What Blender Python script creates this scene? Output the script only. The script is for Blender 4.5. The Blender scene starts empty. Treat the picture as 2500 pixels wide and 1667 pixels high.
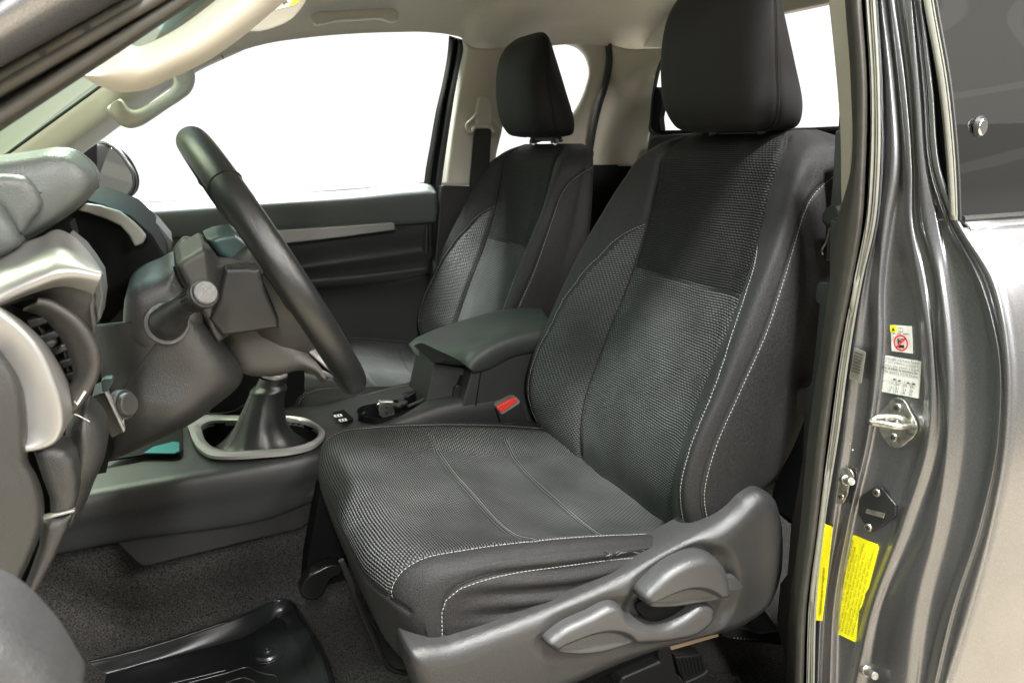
import bpy, bmesh, math, random
import numpy as np
from mathutils import Vector, Matrix
random.seed(7); rng = np.random.default_rng(7)
sc = bpy.context.scene
COL = sc.collection
# ------------------------------------------------------------------ camera
FPX, VX, VY = 1800.0, 399.0, 360.0
PIT = math.atan((833.5 - VY) / FPX); YAW = math.atan((1250 - VX) * math.cos(PIT) / FPX)
FH = np.array([math.sin(YAW), math.cos(YAW), 0]); RT = np.array([math.cos(YAW), -math.sin(YAW), 0])
FW = FH * math.cos(PIT) + np.array([0, 0, -math.sin(PIT)]); UP = np.cross(RT, FW)
cam_d = bpy.data.cameras.new('camera'); cam = bpy.data.objects.new('camera', cam_d); COL.objects.link(cam)
cam_d.sensor_width = 36; cam_d.lens = FPX / 2500 * 36; cam_d.clip_end = 200; cam_d.clip_start = 0.02
cam.matrix_world = Matrix(((RT[0], UP[0], -FW[0], 0), (RT[1], UP[1], -FW[1], 0), (RT[2], UP[2], -FW[2], 0), (0, 0, 0, 1)))
sc.camera = cam
S = 2500 / 2352
def q(x, y, X=None, Y=None, Z=None):
    """point of a plane of the cab (X to the tail, Y across, Z up, metres from the camera) seen at a photo position"""
    d = FW + RT * (x * S - 1250) / FPX - UP * (y * S - 833.5) / FPX
    if X is not None: return d * (X / d[0])
    if Y is not None: return d * (Y / d[1])
    return d * (Z / d[2])
def idxc(P, n):
    P = np.array(P, float); return param_crom(P, np.arange(len(P)), np.linspace(0, len(P) - 1, n))
def qs(pts, **k): return [q(x, y, **k) for x, y in pts]
# ------------------------------------------------------------------ light
sc.view_settings.view_transform = 'Standard'; sc.view_settings.look = 'None'
sc.view_settings.gamma = 1; sc.view_settings.exposure = 0.78; sc.view_settings.use_curve_mapping = False
w = bpy.data.worlds.new('World'); sc.world = w; w.use_nodes = True
nt = w.node_tree; nt.nodes.clear()
def wn(t, **k):
    n = nt.nodes.new(t)
    for a, b in k.items(): setattr(n, a, b)
    return n
tc = wn('ShaderNodeTexCoord'); sp = wn('ShaderNodeSeparateXYZ'); nt.links.new(tc.outputs['Generated'], sp.inputs[0])
def ramp(inp, stops):
    r = wn('ShaderNodeValToRGB'); nt.links.new(inp, r.inputs[0]); e = r.color_ramp.elements
    while len(e) < len(stops): e.new(0.5)
    for el, (p, c) in zip(e, stops): el.position = p; el.color = (*c, 1)
    return r.outputs[0]
def madd(inp, m, a):
    n = wn('ShaderNodeMath', operation='MULTIPLY_ADD'); nt.links.new(inp, n.inputs[0]); n.inputs[1].default_value = m; n.inputs[2].default_value = a
    return n.outputs[0]
def wmix(fac, a, b):
    n = wn('ShaderNodeMix', data_type='RGBA'); nt.links.new(fac, n.inputs[0])
    for s_, i in ((a, 6), (b, 7)):
        if isinstance(s_, tuple): n.inputs[i].default_value = (*s_, 1)
        else: nt.links.new(s_, n.inputs[i])
    return n.outputs[2]
# the hall behind the photographer (-Y): dim and warm with a lit ceiling; beyond the far windows (+Y, +X): blank white
hall_ = ramp(madd(sp.outputs[2], .5, .5), [(0, (.30, .26, .21)), (.5, (.24, .225, .20)), (.60, (.13, .125, .115)), (.8, (.16, .157, .15)), (1, (.28, .285, .26))])
at_ = wn('ShaderNodeMath', operation='ARCTAN2'); nt.links.new(sp.outputs[1], at_.inputs[0]); nt.links.new(sp.outputs[0], at_.inputs[1]); cb_ = wn('ShaderNodeCombineXYZ'); nt.links.new(at_.outputs[0], cb_.inputs[0]); nt.links.new(sp.outputs[2], cb_.inputs[1])
br_ = wn('ShaderNodeTexBrick'); nt.links.new(cb_.outputs[0], br_.inputs[0]); br_.offset = 0; br_.inputs['Brick Width'].default_value = .9; br_.inputs['Row Height'].default_value = .5; br_.inputs['Scale'].default_value = 4.; br_.inputs['Color1'].default_value = (.55, .55, .52, 1); br_.inputs['Color2'].default_value = (1.1, 1.08, 1., 1); br_.inputs['Mortar'].default_value = (2.6, 2.6, 2.4, 1); br_.inputs['Mortar Size'].default_value = .035; br_.inputs['Mortar Smooth'].default_value = .3
hm = wn('ShaderNodeMix', data_type='RGBA', blend_type='MULTIPLY'); hm.inputs[0].default_value = .16; nt.links.new(hall_, hm.inputs[6]); nt.links.new(br_.outputs[0], hm.inputs[7]); hall = hm.outputs[2]
front = ramp(madd(sp.outputs[2], .5, .5), [(0, (.20, .22, .17)), (.5, (.55, .62, .48)), (.7, (.6, .68, .55)), (1, (.6, .66, .56))])
fx = wn('ShaderNodeMapRange'); nt.links.new(sp.outputs[0], fx.inputs[0]); fx.inputs[1].default_value = -.10; fx.inputs[2].default_value = -.22
fy = wn('ShaderNodeMapRange'); nt.links.new(sp.outputs[1], fy.inputs[0]); fy.inputs[1].default_value = -.02; fy.inputs[2].default_value = .08
white_or_front = wmix(fx.outputs[0], (.74, .74, .74), front)
bg = wn('ShaderNodeBackground'); nt.links.new(wmix(fy.outputs[0], hall, white_or_front), bg.inputs[0]); bg.inputs[1].default_value = 1.0
nt.links.new(bg.outputs[0], wn('ShaderNodeOutputWorld').inputs[0])
def lamp(name, loc, target, size, power, color=(1, .96, .9), sy=None):
    d = bpy.data.lights.new(name, 'AREA'); d.size = size; d.energy = power; d.color = color
    if sy: d.shape = 'RECTANGLE'; d.size_y = sy
    o = bpy.data.objects.new(name, d); COL.objects.link(o); o.location = loc
    o.rotation_euler = (Vector(target) - Vector(loc)).to_track_quat('-Z', 'Y').to_euler()
    return o
lamp('ceiling_or_fill_lamp', (.39, -.27, 2.54), (.30, 1.0, -.4), .20, 200, (1, .995, .98), .26)
lamp('ceiling_or_fill_lamp', (-.35, -1.9, 1.35), (.5, .9, -.4), .18, 70, (1, .99, .97), 1.2)  # added fill from the camera side for levers, shroud and cream strip
lamp('ceiling_or_fill_lamp', (-1.4, 2.1, 1.7), (.45, 1.75, -.5), .35, 50, (.97, 1, .93), .8)  # added fill through the windscreen, aimed at the passenger seat
lamp('side_fill', (.25, 3.3, 3.2), (.45, 1.8, -.5), .8, 800, (.95, 1, .97), 1.0)  # added fill beyond the far window, brightens the passenger cushion
lamp('ceiling_or_fill_lamp', (2.6, -1.3, 1.9), (2.8, -.9, -1.4), 1.2, 170, (1, .95, .88), 1.2)  # added lamp, brightens the floor that the door skin mirrors
lamp('ceiling_or_fill_lamp', (1.5, -1.6, 1.6), (.9, .6, -.4), .25, 26, (1, .93, .84), 1.4)
# ------------------------------------------------------------------ materials
def mat(name, base, rough=.5, metal=0., bump=None, vary=None, coat=0., spec=.5, sheen=0., aniso=None):
    """bump = (scale, strength[, detail]); vary = (scale, darker factor)"""
    m = bpy.data.materials.new(name); m.use_nodes = True; t = m.node_tree; b = t.nodes['Principled BSDF']
    b.inputs['Base Color'].default_value = (*base, 1); b.inputs['Roughness'].default_value = rough; b.inputs['Metallic'].default_value = metal
    b.inputs['Coat Weight'].default_value = coat; b.inputs['Coat Roughness'].default_value = .06
    b.inputs['Specular IOR Level'].default_value = spec; b.inputs['Sheen Weight'].default_value = sheen; b.inputs['Sheen Roughness'].default_value = .4
    c = t.nodes.new('ShaderNodeTexCoord')
    if bump:
        n = t.nodes.new('ShaderNodeTexNoise'); n.inputs['Scale'].default_value = bump[0]; n.inputs['Detail'].default_value = bump[2] if len(bump) > 2 else 2
        t.links.new(c.outputs['Object'], n.inputs['Vector'])
        k = t.nodes.new('ShaderNodeBump'); k.inputs['Strength'].default_value = bump[1]; k.inputs['Distance'].default_value = .001
        t.links.new(n.outputs['Fac'], k.inputs['Height']); t.links.new(k.outputs[0], b.inputs['Normal'])
    if vary:
        n = t.nodes.new('ShaderNodeTexNoise'); n.inputs['Scale'].default_value = vary[0]; n.inputs['Detail'].default_value = 5
        t.links.new(c.outputs['Object'], n.inputs['Vector'])
        r = t.nodes.new('ShaderNodeMapRange'); r.inputs[1].default_value = .35; r.inputs[2].default_value = .65; t.links.new(n.outputs['Fac'], r.inputs[0])
        x = t.nodes.new('ShaderNodeMix'); x.data_type = 'RGBA'; t.links.new(r.outputs[0], x.inputs[0])
        x.inputs[6].default_value = (*[v * vary[1] for v in base], 1); x.inputs[7].default_value = (*base, 1)
        t.links.new(x.outputs[2], b.inputs['Base Color'])
    return m
def node(t, ty, ins=None, **k):
    n = t.nodes.new(ty)
    for a, b in k.items(): setattr(n, a, b)
    for i, v in (ins or {}).items():
        if hasattr(v, 'links'): t.links.new(v, n.inputs[i])
        else: n.inputs[i].default_value = v
    return n
def rib_mat(name, dark, light, pitch=.0043, dash=.0072, bump=.8, contrast=1.0):
    """ribbed woven cloth: ribs run across the seat (UV v in metres), threads broken into short dashes"""
    m = bpy.data.materials.new(name); m.use_nodes = True; t = m.node_tree; b = t.nodes['Principled BSDF']
    b.inputs['Roughness'].default_value = .6; b.inputs['Sheen Weight'].default_value = .0; b.inputs['Specular IOR Level'].default_value = .22
    uv = t.nodes.new('ShaderNodeTexCoord').outputs['UV']
    se = node(t, 'ShaderNodeSeparateXYZ', {0: uv})
    wob = node(t, 'ShaderNodeTexNoise', {'Vector': uv, 'Scale': 7., 'Detail': 1.5})
    wv = node(t, 'ShaderNodeMath', {0: wob.outputs['Fac'], 1: .010, 2: se.outputs[1]}, operation='MULTIPLY_ADD')
    a = node(t, 'ShaderNodeMath', {0: wv.outputs[0], 1: 2 * math.pi / pitch}, operation='MULTIPLY')
    s = node(t, 'ShaderNodeMath', {0: a.outputs[0]}, operation='SINE')
    # dash pattern, shifted every other rib
    h = node(t, 'ShaderNodeMath', {0: wv.outputs[0], 1: 1 / pitch}, operation='MULTIPLY'); fl = node(t, 'ShaderNodeMath', {0: h.outputs[0]}, operation='FLOOR')
    sh = node(t, 'ShaderNodeMath', {0: fl.outputs[0], 1: 2.6}, operation='MULTIPLY')
    du = node(t, 'ShaderNodeMath', {0: se.outputs[0], 1: 2 * math.pi / dash, 2: sh.outputs[0]}, operation='MULTIPLY_ADD')
    sd = node(t, 'ShaderNodeMath', {0: du.outputs[0]}, operation='SINE')
    big = node(t, 'ShaderNodeTexNoise', {'Vector': uv, 'Scale': 9., 'Detail': 3.})
    amp = node(t, 'ShaderNodeMapRange', {0: big.outputs['Fac'], 1: .35, 2: .65, 3: .20, 4: .75})
    sdm = node(t, 'ShaderNodeMath', {0: sd.outputs[0], 1: amp.outputs[0], 2: s.outputs[0]}, operation='MULTIPLY_ADD')
    f = node(t, 'ShaderNodeMapRange', {0: sdm.outputs[0], 1: -.6, 2: 1.3})
    fac = node(t, 'ShaderNodeMath', {0: f.outputs[0], 1: node(t, 'ShaderNodeMapRange', {0: node(t, 'ShaderNodeTexNoise', {'Vector': uv, 'Scale': 5.5, 'Detail': 4.}).outputs['Fac'], 1: .35, 2: .65, 3: .45 * contrast, 4: 1.05 * contrast}).outputs[0]}, operation='MULTIPLY')
    mx = node(t, 'ShaderNodeMix', {0: fac.outputs[0], 6: (*dark, 1), 7: (*light, 1)}, data_type='RGBA')
    t.links.new(mx.outputs[2], b.inputs['Base Color'])
    k = node(t, 'ShaderNodeBump', {'Strength': bump, 'Distance': .0016, 'Height': f.outputs[0]}); t.links.new(k.outputs[0], b.inputs['Normal'])
    return m
M = {}
M['rib'] = rib_mat('ribbed_cloth', (.0022, .0024, .0025), (.140, .144, .141))
M['rib_dark'] = rib_mat('dark_ribbed_cloth', (.0010, .0010, .0011), (.036, .036, .037))
M['cloth'] = mat('plain_cloth', (.021, .0208, .021), .6, bump=(800, .8), vary=(620, .30), sheen=.02, spec=.26)
M['cloth_side'] = mat('side_cloth', (.018, .0172, .0178), .6, bump=(700, .8), vary=(560, .25), sheen=.02, spec=.26)
M['head'] = mat('headrest_cloth', (.0080, .0072, .0075), .70, bump=(1600, .35), vary=(900, .7), sheen=.03, spec=.3)
M['seam'] = mat('dark_seam', (.006, .006, .006), .9)  # plain dark colour of seam cords and tears
M['thread'] = mat('pale_thread', (.22, .22, .21), .7)
M['thread_dim'] = mat('grey_thread', (.13, .13, .12), .8)
M['shroud'] = mat('grey_seat_plastic', (.026, .026, .0262), .40, bump=(900, .5), vary=(700, .72), spec=.6)
M['lever'] = mat('lever_plastic', (.042, .0425, .043), .36, bump=(900, .4), vary=(500, .8), spec=.6)
M['dark'] = mat('black_plastic', (.016, .016, .016), .42, bump=(1800, .2))
M['vdark'] = mat('deep_black_plastic', (.003, .0035, .0035), .7, spec=.12)
M['grain'] = mat('grained_dash_plastic', (.026, .026, .025), .38, bump=(900, .6, 3), spec=.6)
M['grain2'] = mat('grained_grey_plastic', (.040, .039, .037), .42, bump=(900, .5, 3), spec=.6)
M['softgrey'] = mat('grey_dash_pad', (.085, .095, .090), .45, bump=(520, .5, 3), spec=.5)
M['console'] = mat('console_plastic', (.027, .028, .028), .46, bump=(900, .4), vary=(600, .8), spec=.4)
M['leather'] = mat('black_leather', (.008, .0085, .0085), .28, bump=(900, .5, 3), spec=.65)
M['boot'] = mat('boot_leather', (.010, .0115, .011), .34, bump=(900, .3, 3), spec=.6)
M['armpad'] = mat('armrest_vinyl', (.030, .035, .031), .52, bump=(1300, .2), spec=.4)
M['cream'] = mat('cream_trim', (.48, .455, .39), .55, bump=(1800, .12), spec=.35)
M['liner'] = mat('headliner_cloth', (.58, .555, .50), .95, bump=(1500, .3), vary=(260, .93), spec=.1)
M['silver'] = mat('satin_silver', (.34, .335, .325), .40, .6, spec=.6)
M['chrome'] = mat('chrome', (.75, .75, .74), .12, 1.)
M['zinc'] = mat('zinc_plated_steel', (.58, .57, .50), .33, .9, bump=(160, .5, 4), vary=(110, .45))
M['rubber'] = mat('black_rubber', (.012, .012, .012), .5, bump=(900, .2))
M['seal'] = mat('dusty_door_seal', (.050, .046, .037), .62, bump=(1400, .4), vary=(60, .75))
M['sealgrey'] = mat('pale_seal', (.20, .20, .165), .5, vary=(80, .85))
M['carpet'] = mat('carpet', (.062, .059, .055), .98, bump=(420, 1., 6), vary=(360, .26), spec=.05)
M['mat'] = mat('rubber_mat', (.010, .011, .0115), .33, bump=(300, .1), vary=(90, .8), spec=.6)
M['belt'] = mat('belt_webbing', (.018, .019, .018), .8, bump=(1400, .4))
M['red'] = mat('red_button', (.72, .045, .035), .35)
M['white'] = mat('white_label', (.78, .78, .74), .45)
M['yellow'] = mat('yellow_label', (.86, .80, .004), .5)
M['ink'] = mat('black_ink', (.012, .012, .012), .6)
M['inkgrey'] = mat('grey_ink', (.16, .16, .15), .6)
M['inkolive'] = mat('olive_ink', (.13, .12, .01), .6)
M['redink'] = mat('red_ink', (.62, .02, .03), .5)
M['taupe'] = mat('taupe_plastic', (.045, .042, .038), .48, bump=(900, .3), vary=(600, .8), spec=.45)
M['lightgrey'] = mat('light_grey_plastic', (.20, .195, .175), .45, bump=(900, .2))
M['teal'] = mat('teal_plastic', (.005, .13, .14), .4)
M['tealgrey'] = mat('teal_grey_plastic', (.022, .045, .043), .4)
M['rail'] = mat('seat_rail_steel', (.02, .02, .02), .3, .6)
M['tan'] = mat('tan_rail_cover', (.34, .24, .14), .5)
def paint():
    m = bpy.data.materials.new('grey_metallic_paint'); m.use_nodes = True; t = m.node_tree; b = t.nodes['Principled BSDF']
    c = t.nodes.new('ShaderNodeTexCoord')
    n = node(t, 'ShaderNodeTexNoise', {'Vector': c.outputs['Object'], 'Scale': 1400., 'Detail': 2.})
    r = node(t, 'ShaderNodeMapRange', {0: n.outputs['Fac'], 1: .3, 2: .7})
    x = node(t, 'ShaderNodeMix', {0: r.outputs[0], 6: (.118, .119, .124, 1), 7: (.255, .257, .267, 1)}, data_type='RGBA')
    t.links.new(x.outputs[2], b.inputs['Base Color']); b.inputs['Metallic'].default_value = .85; b.inputs['Roughness'].default_value = .42
    b.inputs['Coat Weight'].default_value = .75; b.inputs['Coat Roughness'].default_value = .10; b.inputs['Coat IOR'].default_value = 1.7
    return m
M['paint'] = paint()
def glass(name, tint, gloss=.08, rough=0.0, see=1.0):
    m = bpy.data.materials.new(name); m.use_nodes = True; t = m.node_tree; t.nodes.clear()
    tr = node(t, 'ShaderNodeBsdfTransparent', {0: (*tint, 1)}); gl = node(t, 'ShaderNodeBsdfGlossy', {0: (1, 1, 1, 1), 'Roughness': rough})
    lw = node(t, 'ShaderNodeLayerWeight', {0: .5}); pw = node(t, 'ShaderNodeMath', {0: lw.outputs['Facing'], 1: 4.}, operation='POWER'); ad = node(t, 'ShaderNodeMath', {0: pw.outputs[0], 1: .85, 2: .04 + gloss}, operation='MULTIPLY_ADD')
    mx = node(t, 'ShaderNodeMixShader', {0: ad.outputs[0], 1: tr.outputs[0], 2: gl.outputs[0]})
    o = node(t, 'ShaderNodeOutputMaterial', {0: mx.outputs[0]}); return m
M['glass'] = glass('clear_glass', (.97, .98, .97), -.03)
M['tint'] = glass('tinted_glass', (.07, .065, .055), .30)
M['screen'] = glass('windscreen_glass', (.50, .57, .43), .03)
M['shade'] = glass('teal_shade_band', (.55, .82, .82), .03)
M['mirror'] = mat('mirror_glass', (.8, .82, .78), .02, 1.)
def tiles():
    m = bpy.data.materials.new('floor_tiles'); m.use_nodes = True; t = m.node_tree; b = t.nodes['Principled BSDF']
    c = t.nodes.new('ShaderNodeTexCoord')
    br = node(t, 'ShaderNodeTexBrick', {'Vector': c.outputs['Object'], 'Color1': (.50, .43, .33, 1), 'Color2': (.47, .41, .315, 1), 'Mortar': (.22, .18, .13, 1), 'Scale': 1., 'Mortar Size': .006, 'Brick Width': .6, 'Row Height': .3})
    br.offset = .5
    n = node(t, 'ShaderNodeTexNoise', {'Vector': c.outputs['Object'], 'Scale': 2.5, 'Detail': 6.}); r = node(t, 'ShaderNodeMapRange', {0: n.outputs['Fac'], 3: .82, 4: 1.12})
    mm = node(t, 'ShaderNodeMix', {0: 1., 6: br.outputs[0], 7: r.outputs[0]}, data_type='RGBA', blend_type='MULTIPLY')
    t.links.new(mm.outputs[2], b.inputs['Base Color']); b.inputs['Roughness'].default_value = .25; return m
M['tiles'] = tiles()
# ------------------------------------------------------------------ mesh helpers
def empty(name, loc=(0, 0, 0), label=None, cat=None, group=None):
    o = bpy.data.objects.new(name, None); COL.objects.link(o); o.location = loc; o.empty_display_size = .05
    tag(o, label, cat, group); return o
def tag(o, label=None, cat=None, group=None, kind=None):
    for k, v in (('label', label), ('category', cat), ('group', group), ('kind', kind)):
        if v: o[k] = v
    return o
def link(name, me, m, parent=None, sharp=35):
    ms = m if isinstance(m, list) else [m]
    for x in ms: me.materials.append(M[x] if isinstance(x, str) else x)
    me.validate(); me.update()
    for p in me.polygons: p.use_smooth = True
    if sharp: me.set_sharp_from_angle(angle=math.radians(sharp))
    o = bpy.data.objects.new(name, me); COL.objects.link(o)
    if parent is not None:
        o.parent = parent
        pw = Vector((0, 0, 0)); p = parent
        while p: pw += p.location; p = p.parent
        me.transform(Matrix.Translation(-pw))
    return o
def crom(P, n, closed=False):
    """Catmull-Rom through P (k,3) sampled at n points, chord-length spaced"""
    P = np.asarray(P, float)
    if closed: P = np.vstack([P, P[:1]])
    d = np.linalg.norm(np.diff(P, axis=0), axis=1); d = np.maximum(d, 1e-7); t = np.concatenate([[0], np.cumsum(d)]); k = len(P)
    if k == 2: return P[0] + np.linspace(0, 1, n)[:, None] * (P[1] - P[0])
    T = np.zeros_like(P)
    for i in range(k):
        if 0 < i < k - 1: a, b = i - 1, i + 1; T[i] = ((P[i] - P[a]) / d[a] * d[i] + (P[b] - P[i]) / d[i] * d[a]) / (d[a] + d[i])
    if closed: T[0] = T[-1] = ((P[0] - P[-2]) / d[-1] * d[0] + (P[1] - P[0]) / d[0] * d[-1]) / (d[0] + d[-1])
    else: T[0] = (P[1] - P[0]) / d[0]; T[-1] = (P[-1] - P[-2]) / d[-1]
    u = np.linspace(0, t[-1], n); out = np.zeros((n, P.shape[1]))
    j = np.clip(np.searchsorted(t, u, side='right') - 1, 0, k - 2)
    h = d[j]; s = (u - t[j]) / h; s = s[:, None]; h = h[:, None]
    return (2*s**3 - 3*s**2 + 1) * P[j] + (s**3 - 2*s**2 + s) * h * T[j] + (-2*s**3 + 3*s**2) * P[j+1] + (s**3 - s**2) * h * T[j+1]
def param_crom(P, ts, u):
    """Catmull-Rom (monotone-ish) of P over parameters ts, evaluated at u"""
    P = np.asarray(P, float); ts = np.asarray(ts, float); k = len(P); T = np.zeros_like(P); d = np.diff(ts)
    sl = np.diff(P, axis=0) / d[:, None]
    for i in range(1, k - 1): T[i] = (sl[i-1] * d[i] + sl[i] * d[i-1]) / (d[i-1] + d[i])
    T[0] = sl[0]; T[-1] = sl[-1]
    j = np.clip(np.searchsorted(ts, u, side='right') - 1, 0, k - 2); h = d[j][:, None]; s = ((u - ts[j]) / d[j])[:, None]
    return (2*s**3 - 3*s**2 + 1) * P[j] + (s**3 - 2*s**2 + s) * h * T[j] + (-2*s**3 + 3*s**2) * P[j+1] + (s**3 - s**2) * h * T[j+1]
def grid_normals(G):
    du = np.gradient(G, axis=1); dv = np.gradient(G, axis=0); n = np.cross(du, dv); l = np.linalg.norm(n, axis=2, keepdims=True); return n / np.maximum(l, 1e-9)
def grid_mesh(G, name='grid', matfn=None, close_u=False, flip=False, cap=False):
    nv, nu, _ = G.shape; V = G.reshape(-1, 3)
    i, j = np.meshgrid(np.arange(nv - 1), np.arange(nu - 1 if not close_u else nu), indexing='ij'); i = i.ravel(); j = j.ravel(); jn = (j + 1) % nu
    F = np.stack([i * nu + j, i * nu + jn, (i + 1) * nu + jn, (i + 1) * nu + j], 1)
    if flip: F = F[:, ::-1]
    faces = F.tolist()
    if cap and close_u: faces += [list(range(nu))[::1 if flip else -1], [(nv - 1) * nu + k for k in range(nu)][::-1 if flip else 1]]
    me = bpy.data.meshes.new(name); me.from_pydata(V.tolist(), [], faces)
    # UV in metres
    du = np.linalg.norm(np.diff(G, axis=1), axis=2); mid = nu // 2
    U = np.concatenate([np.zeros((nv, 1)), np.cumsum(du, 1)], 1); U = U - U[:, mid:mid + 1]
    dv = np.linalg.norm(np.diff(G, axis=0), axis=2); Vv = np.concatenate([[0], np.cumsum(dv[:, mid])])
    uvl = me.uv_layers.new(name='UVMap'); uu = U.ravel(); vv = np.repeat(Vv, nu)
    li = np.zeros(len(me.loops), int); me.loops.foreach_get('vertex_index', li)
    uvl.data.foreach_set('uv', np.stack([uu[li], vv[li]], 1).ravel())
    if matfn is not None:
        mi = [int(matfn(a, b)) for a, b in zip(i, j)] + [0] * (len(faces) - len(F)); me.polygons.foreach_set('material_index', mi)
    return me
class Surf:
    def __init__(s, rows, nv, nu, vts=None, closed=False):
        """rows: control rows (list of lists of points); grid of nv x nu, uniform in control index"""
        P = np.array(rows, float); R, K, _ = P.shape
        uc = np.linspace(0, K - 1, nu); A = np.stack([param_crom(P[r], np.arange(K), uc) for r in range(R)])
        vt = np.arange(R) if vts is None else np.array(vts, float); vc = np.linspace(vt[0], vt[-1], nv)
        s.G = np.stack([param_crom(A[:, c], vt, vc) for c in range(nu)], 1); s.K = K; s.vt = vt; s.nu = nu; s.nv = nv
    def idx(s, u, v): return u / (s.K - 1) * (s.nu - 1), (v - s.vt[0]) / (s.vt[-1] - s.vt[0]) * (s.nv - 1)
    def at(s, u, v, off=0.):
        a, b = s.idx(u, v); a = min(max(a, 0), s.nu - 1.001); b = min(max(b, 0), s.nv - 1.001); i, j = int(b), int(a); fa, fb = a - j, b - i
        if not hasattr(s, 'N'): s.N = grid_normals(s.G)
        def bl(G): return (G[i, j] * (1-fa) + G[i, j+1] * fa) * (1-fb) + (G[i+1, j] * (1-fa) + G[i+1, j+1] * fa) * fb
        return bl(s.G) + bl(s.N) * off
    def groove(s, line, depth, wid):
        """press a seam into the surface along a 3-D polyline"""
        N = grid_normals(s.G); L = np.array(line); L = crom(L, 400)
        V = s.G.reshape(-1, 3); D = np.full(len(V), 1e9)
        lo = L.min(0) - 4 * wid; hi = L.max(0) + 4 * wid; sel = np.where(((V > lo) & (V < hi)).all(1))[0]
        for k in range(0, len(sel), 4000):
            ss = sel[k:k + 4000]; D[ss] = np.sqrt(((V[ss, None] - L[None]) ** 2).sum(2).min(1))
        s.G = (V - N.reshape(-1, 3) * (depth * np.exp(-(D / wid) ** 2))[:, None]).reshape(s.G.shape)
def tube(path, r, sides=8, closed=False, ends=True):
    """verts, faces of a round tube along path; r scalar or list"""
    P = np.asarray(path, float); n = len(P); r = np.broadcast_to(np.asarray(r, float), (n,))
    T = np.gradient(P, axis=0) if not closed else (np.roll(P, -1, 0) - np.roll(P, 1, 0)); T /= np.maximum(np.linalg.norm(T, axis=1, keepdims=True), 1e-9)
    ref = np.array([0, 0, 1.]) if abs(T[0][2]) < .9 else np.array([1., 0, 0]); V = []
    for i in range(n):
        a = np.cross(T[i], ref); a /= max(np.linalg.norm(a), 1e-9); b = np.cross(a, T[i]); ref = b
        for k in range(sides):
            an = 2 * math.pi * k / sides; V.append(P[i] + r[i] * (math.cos(an) * a + math.sin(an) * b))
    F = []
    for i in range(n if closed else n - 1):
        for k in range(sides):
            a, b = i * sides + k, i * sides + (k + 1) % sides; c, d = ((i + 1) % n) * sides + (k + 1) % sides, ((i + 1) % n) * sides + k; F.append([a, d, c, b])
    if ends and not closed: F += [list(range(sides)), [(n - 1) * sides + k for k in range(sides)][::-1]]
    return V, F
class MB:
    def __init__(s): s.V = []; s.F = []; s.mi = []
    def add(s, V, F, mi=0):
        o = len(s.V); s.V += [tuple(map(float, v)) for v in V]; s.F += [[i + o for i in f] for f in F]; s.mi += [mi] * len(F); return s
    def tube(s, path, r, sides=8, closed=False, mi=0): return s.add(*tube(path, r, sides, closed), mi)
    def box(s, c, size, rot=None, mi=0):
        x, y, z = [v / 2 for v in size]; V = [(-x,-y,-z),(x,-y,-z),(x,y,-z),(-x,y,-z),(-x,-y,z),(x,-y,z),(x,y,z),(-x,y,z)]
        if rot is not None: V = [rot @ Vector(v) for v in V]
        V = [np.array(v) + np.array(c) for v in V]
        return s.add(V, [[0,3,2,1],[4,5,6,7],[0,1,5,4],[1,2,6,5],[2,3,7,6],[3,0,4,7]], mi)
    def disc(s, c, n, r, h, sides=20, mi=0, r2=None):
        n = np.array(n, float); n /= np.linalg.norm(n); a = np.cross(n, [0, 0, 1.] if abs(n[2]) < .9 else [1., 0, 0]); a /= np.linalg.norm(a); b = np.cross(n, a); c = np.array(c, float); r2 = r if r2 is None else r2; V = []
        for hh, rr in ((0, r), (h, r2)):
            V += [c + n * hh + rr * (math.cos(2*math.pi*k/sides) * a + math.sin(2*math.pi*k/sides) * b) for k in range(sides)]
        F = [[k, (k+1) % sides, sides + (k+1) % sides, sides + k] for k in range(sides)] + [list(range(sides))[::-1], list(range(sides, 2*sides))]
        return s.add(V, F, mi)
    def obj(s, name, m, parent=None, sharp=35, bevel=0):
        me = bpy.data.meshes.new(name); me.from_pydata(s.V, [], s.F); 
        if len(set(s.mi)) > 1: me.polygons.foreach_set('material_index', s.mi)
        o = link(name, me, m, parent, sharp)
        if bevel: bev(o, bevel)
        return o
def bev(o, w_, seg=3):
    b = o.modifiers.new('bevel', 'BEVEL'); b.width = w_; b.segments = seg; b.limit_method = 'ANGLE'; b.angle_limit = math.radians(30); b.harden_normals = True; return o
def slab(name, pts, thick, m, parent=None, bevel=.003, smooth_n=0, seg=3, sharp=35):
    """prism on a traced outline: pts 3-D outline, thick = vector of its depth"""
    P = np.array(pts, float)
    if smooth_n: P = crom(P, smooth_n + 1, closed=True)[:-1]
    n = len(P); t = np.array(thick, float); V = [*P, *(P + t)]
    nrm = sum(np.cross(P[i] - P[0], P[(i + 1) % n] - P[0]) for i in range(n)); F = [list(range(n)), list(range(n, 2 * n))[::-1]]
    sd = [[i, n + i, n + (i + 1) % n, (i + 1) % n] for i in range(n)]
    if nrm @ t > 0: F = [f[::-1] for f in F]; sd = [f[::-1] for f in sd]
    me = bpy.data.meshes.new(name); me.from_pydata([tuple(v) for v in V], [], F + sd)
    o = link(name, me, m, parent, sharp)
    if bevel: bev(o, bevel, seg)
    return o
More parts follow.
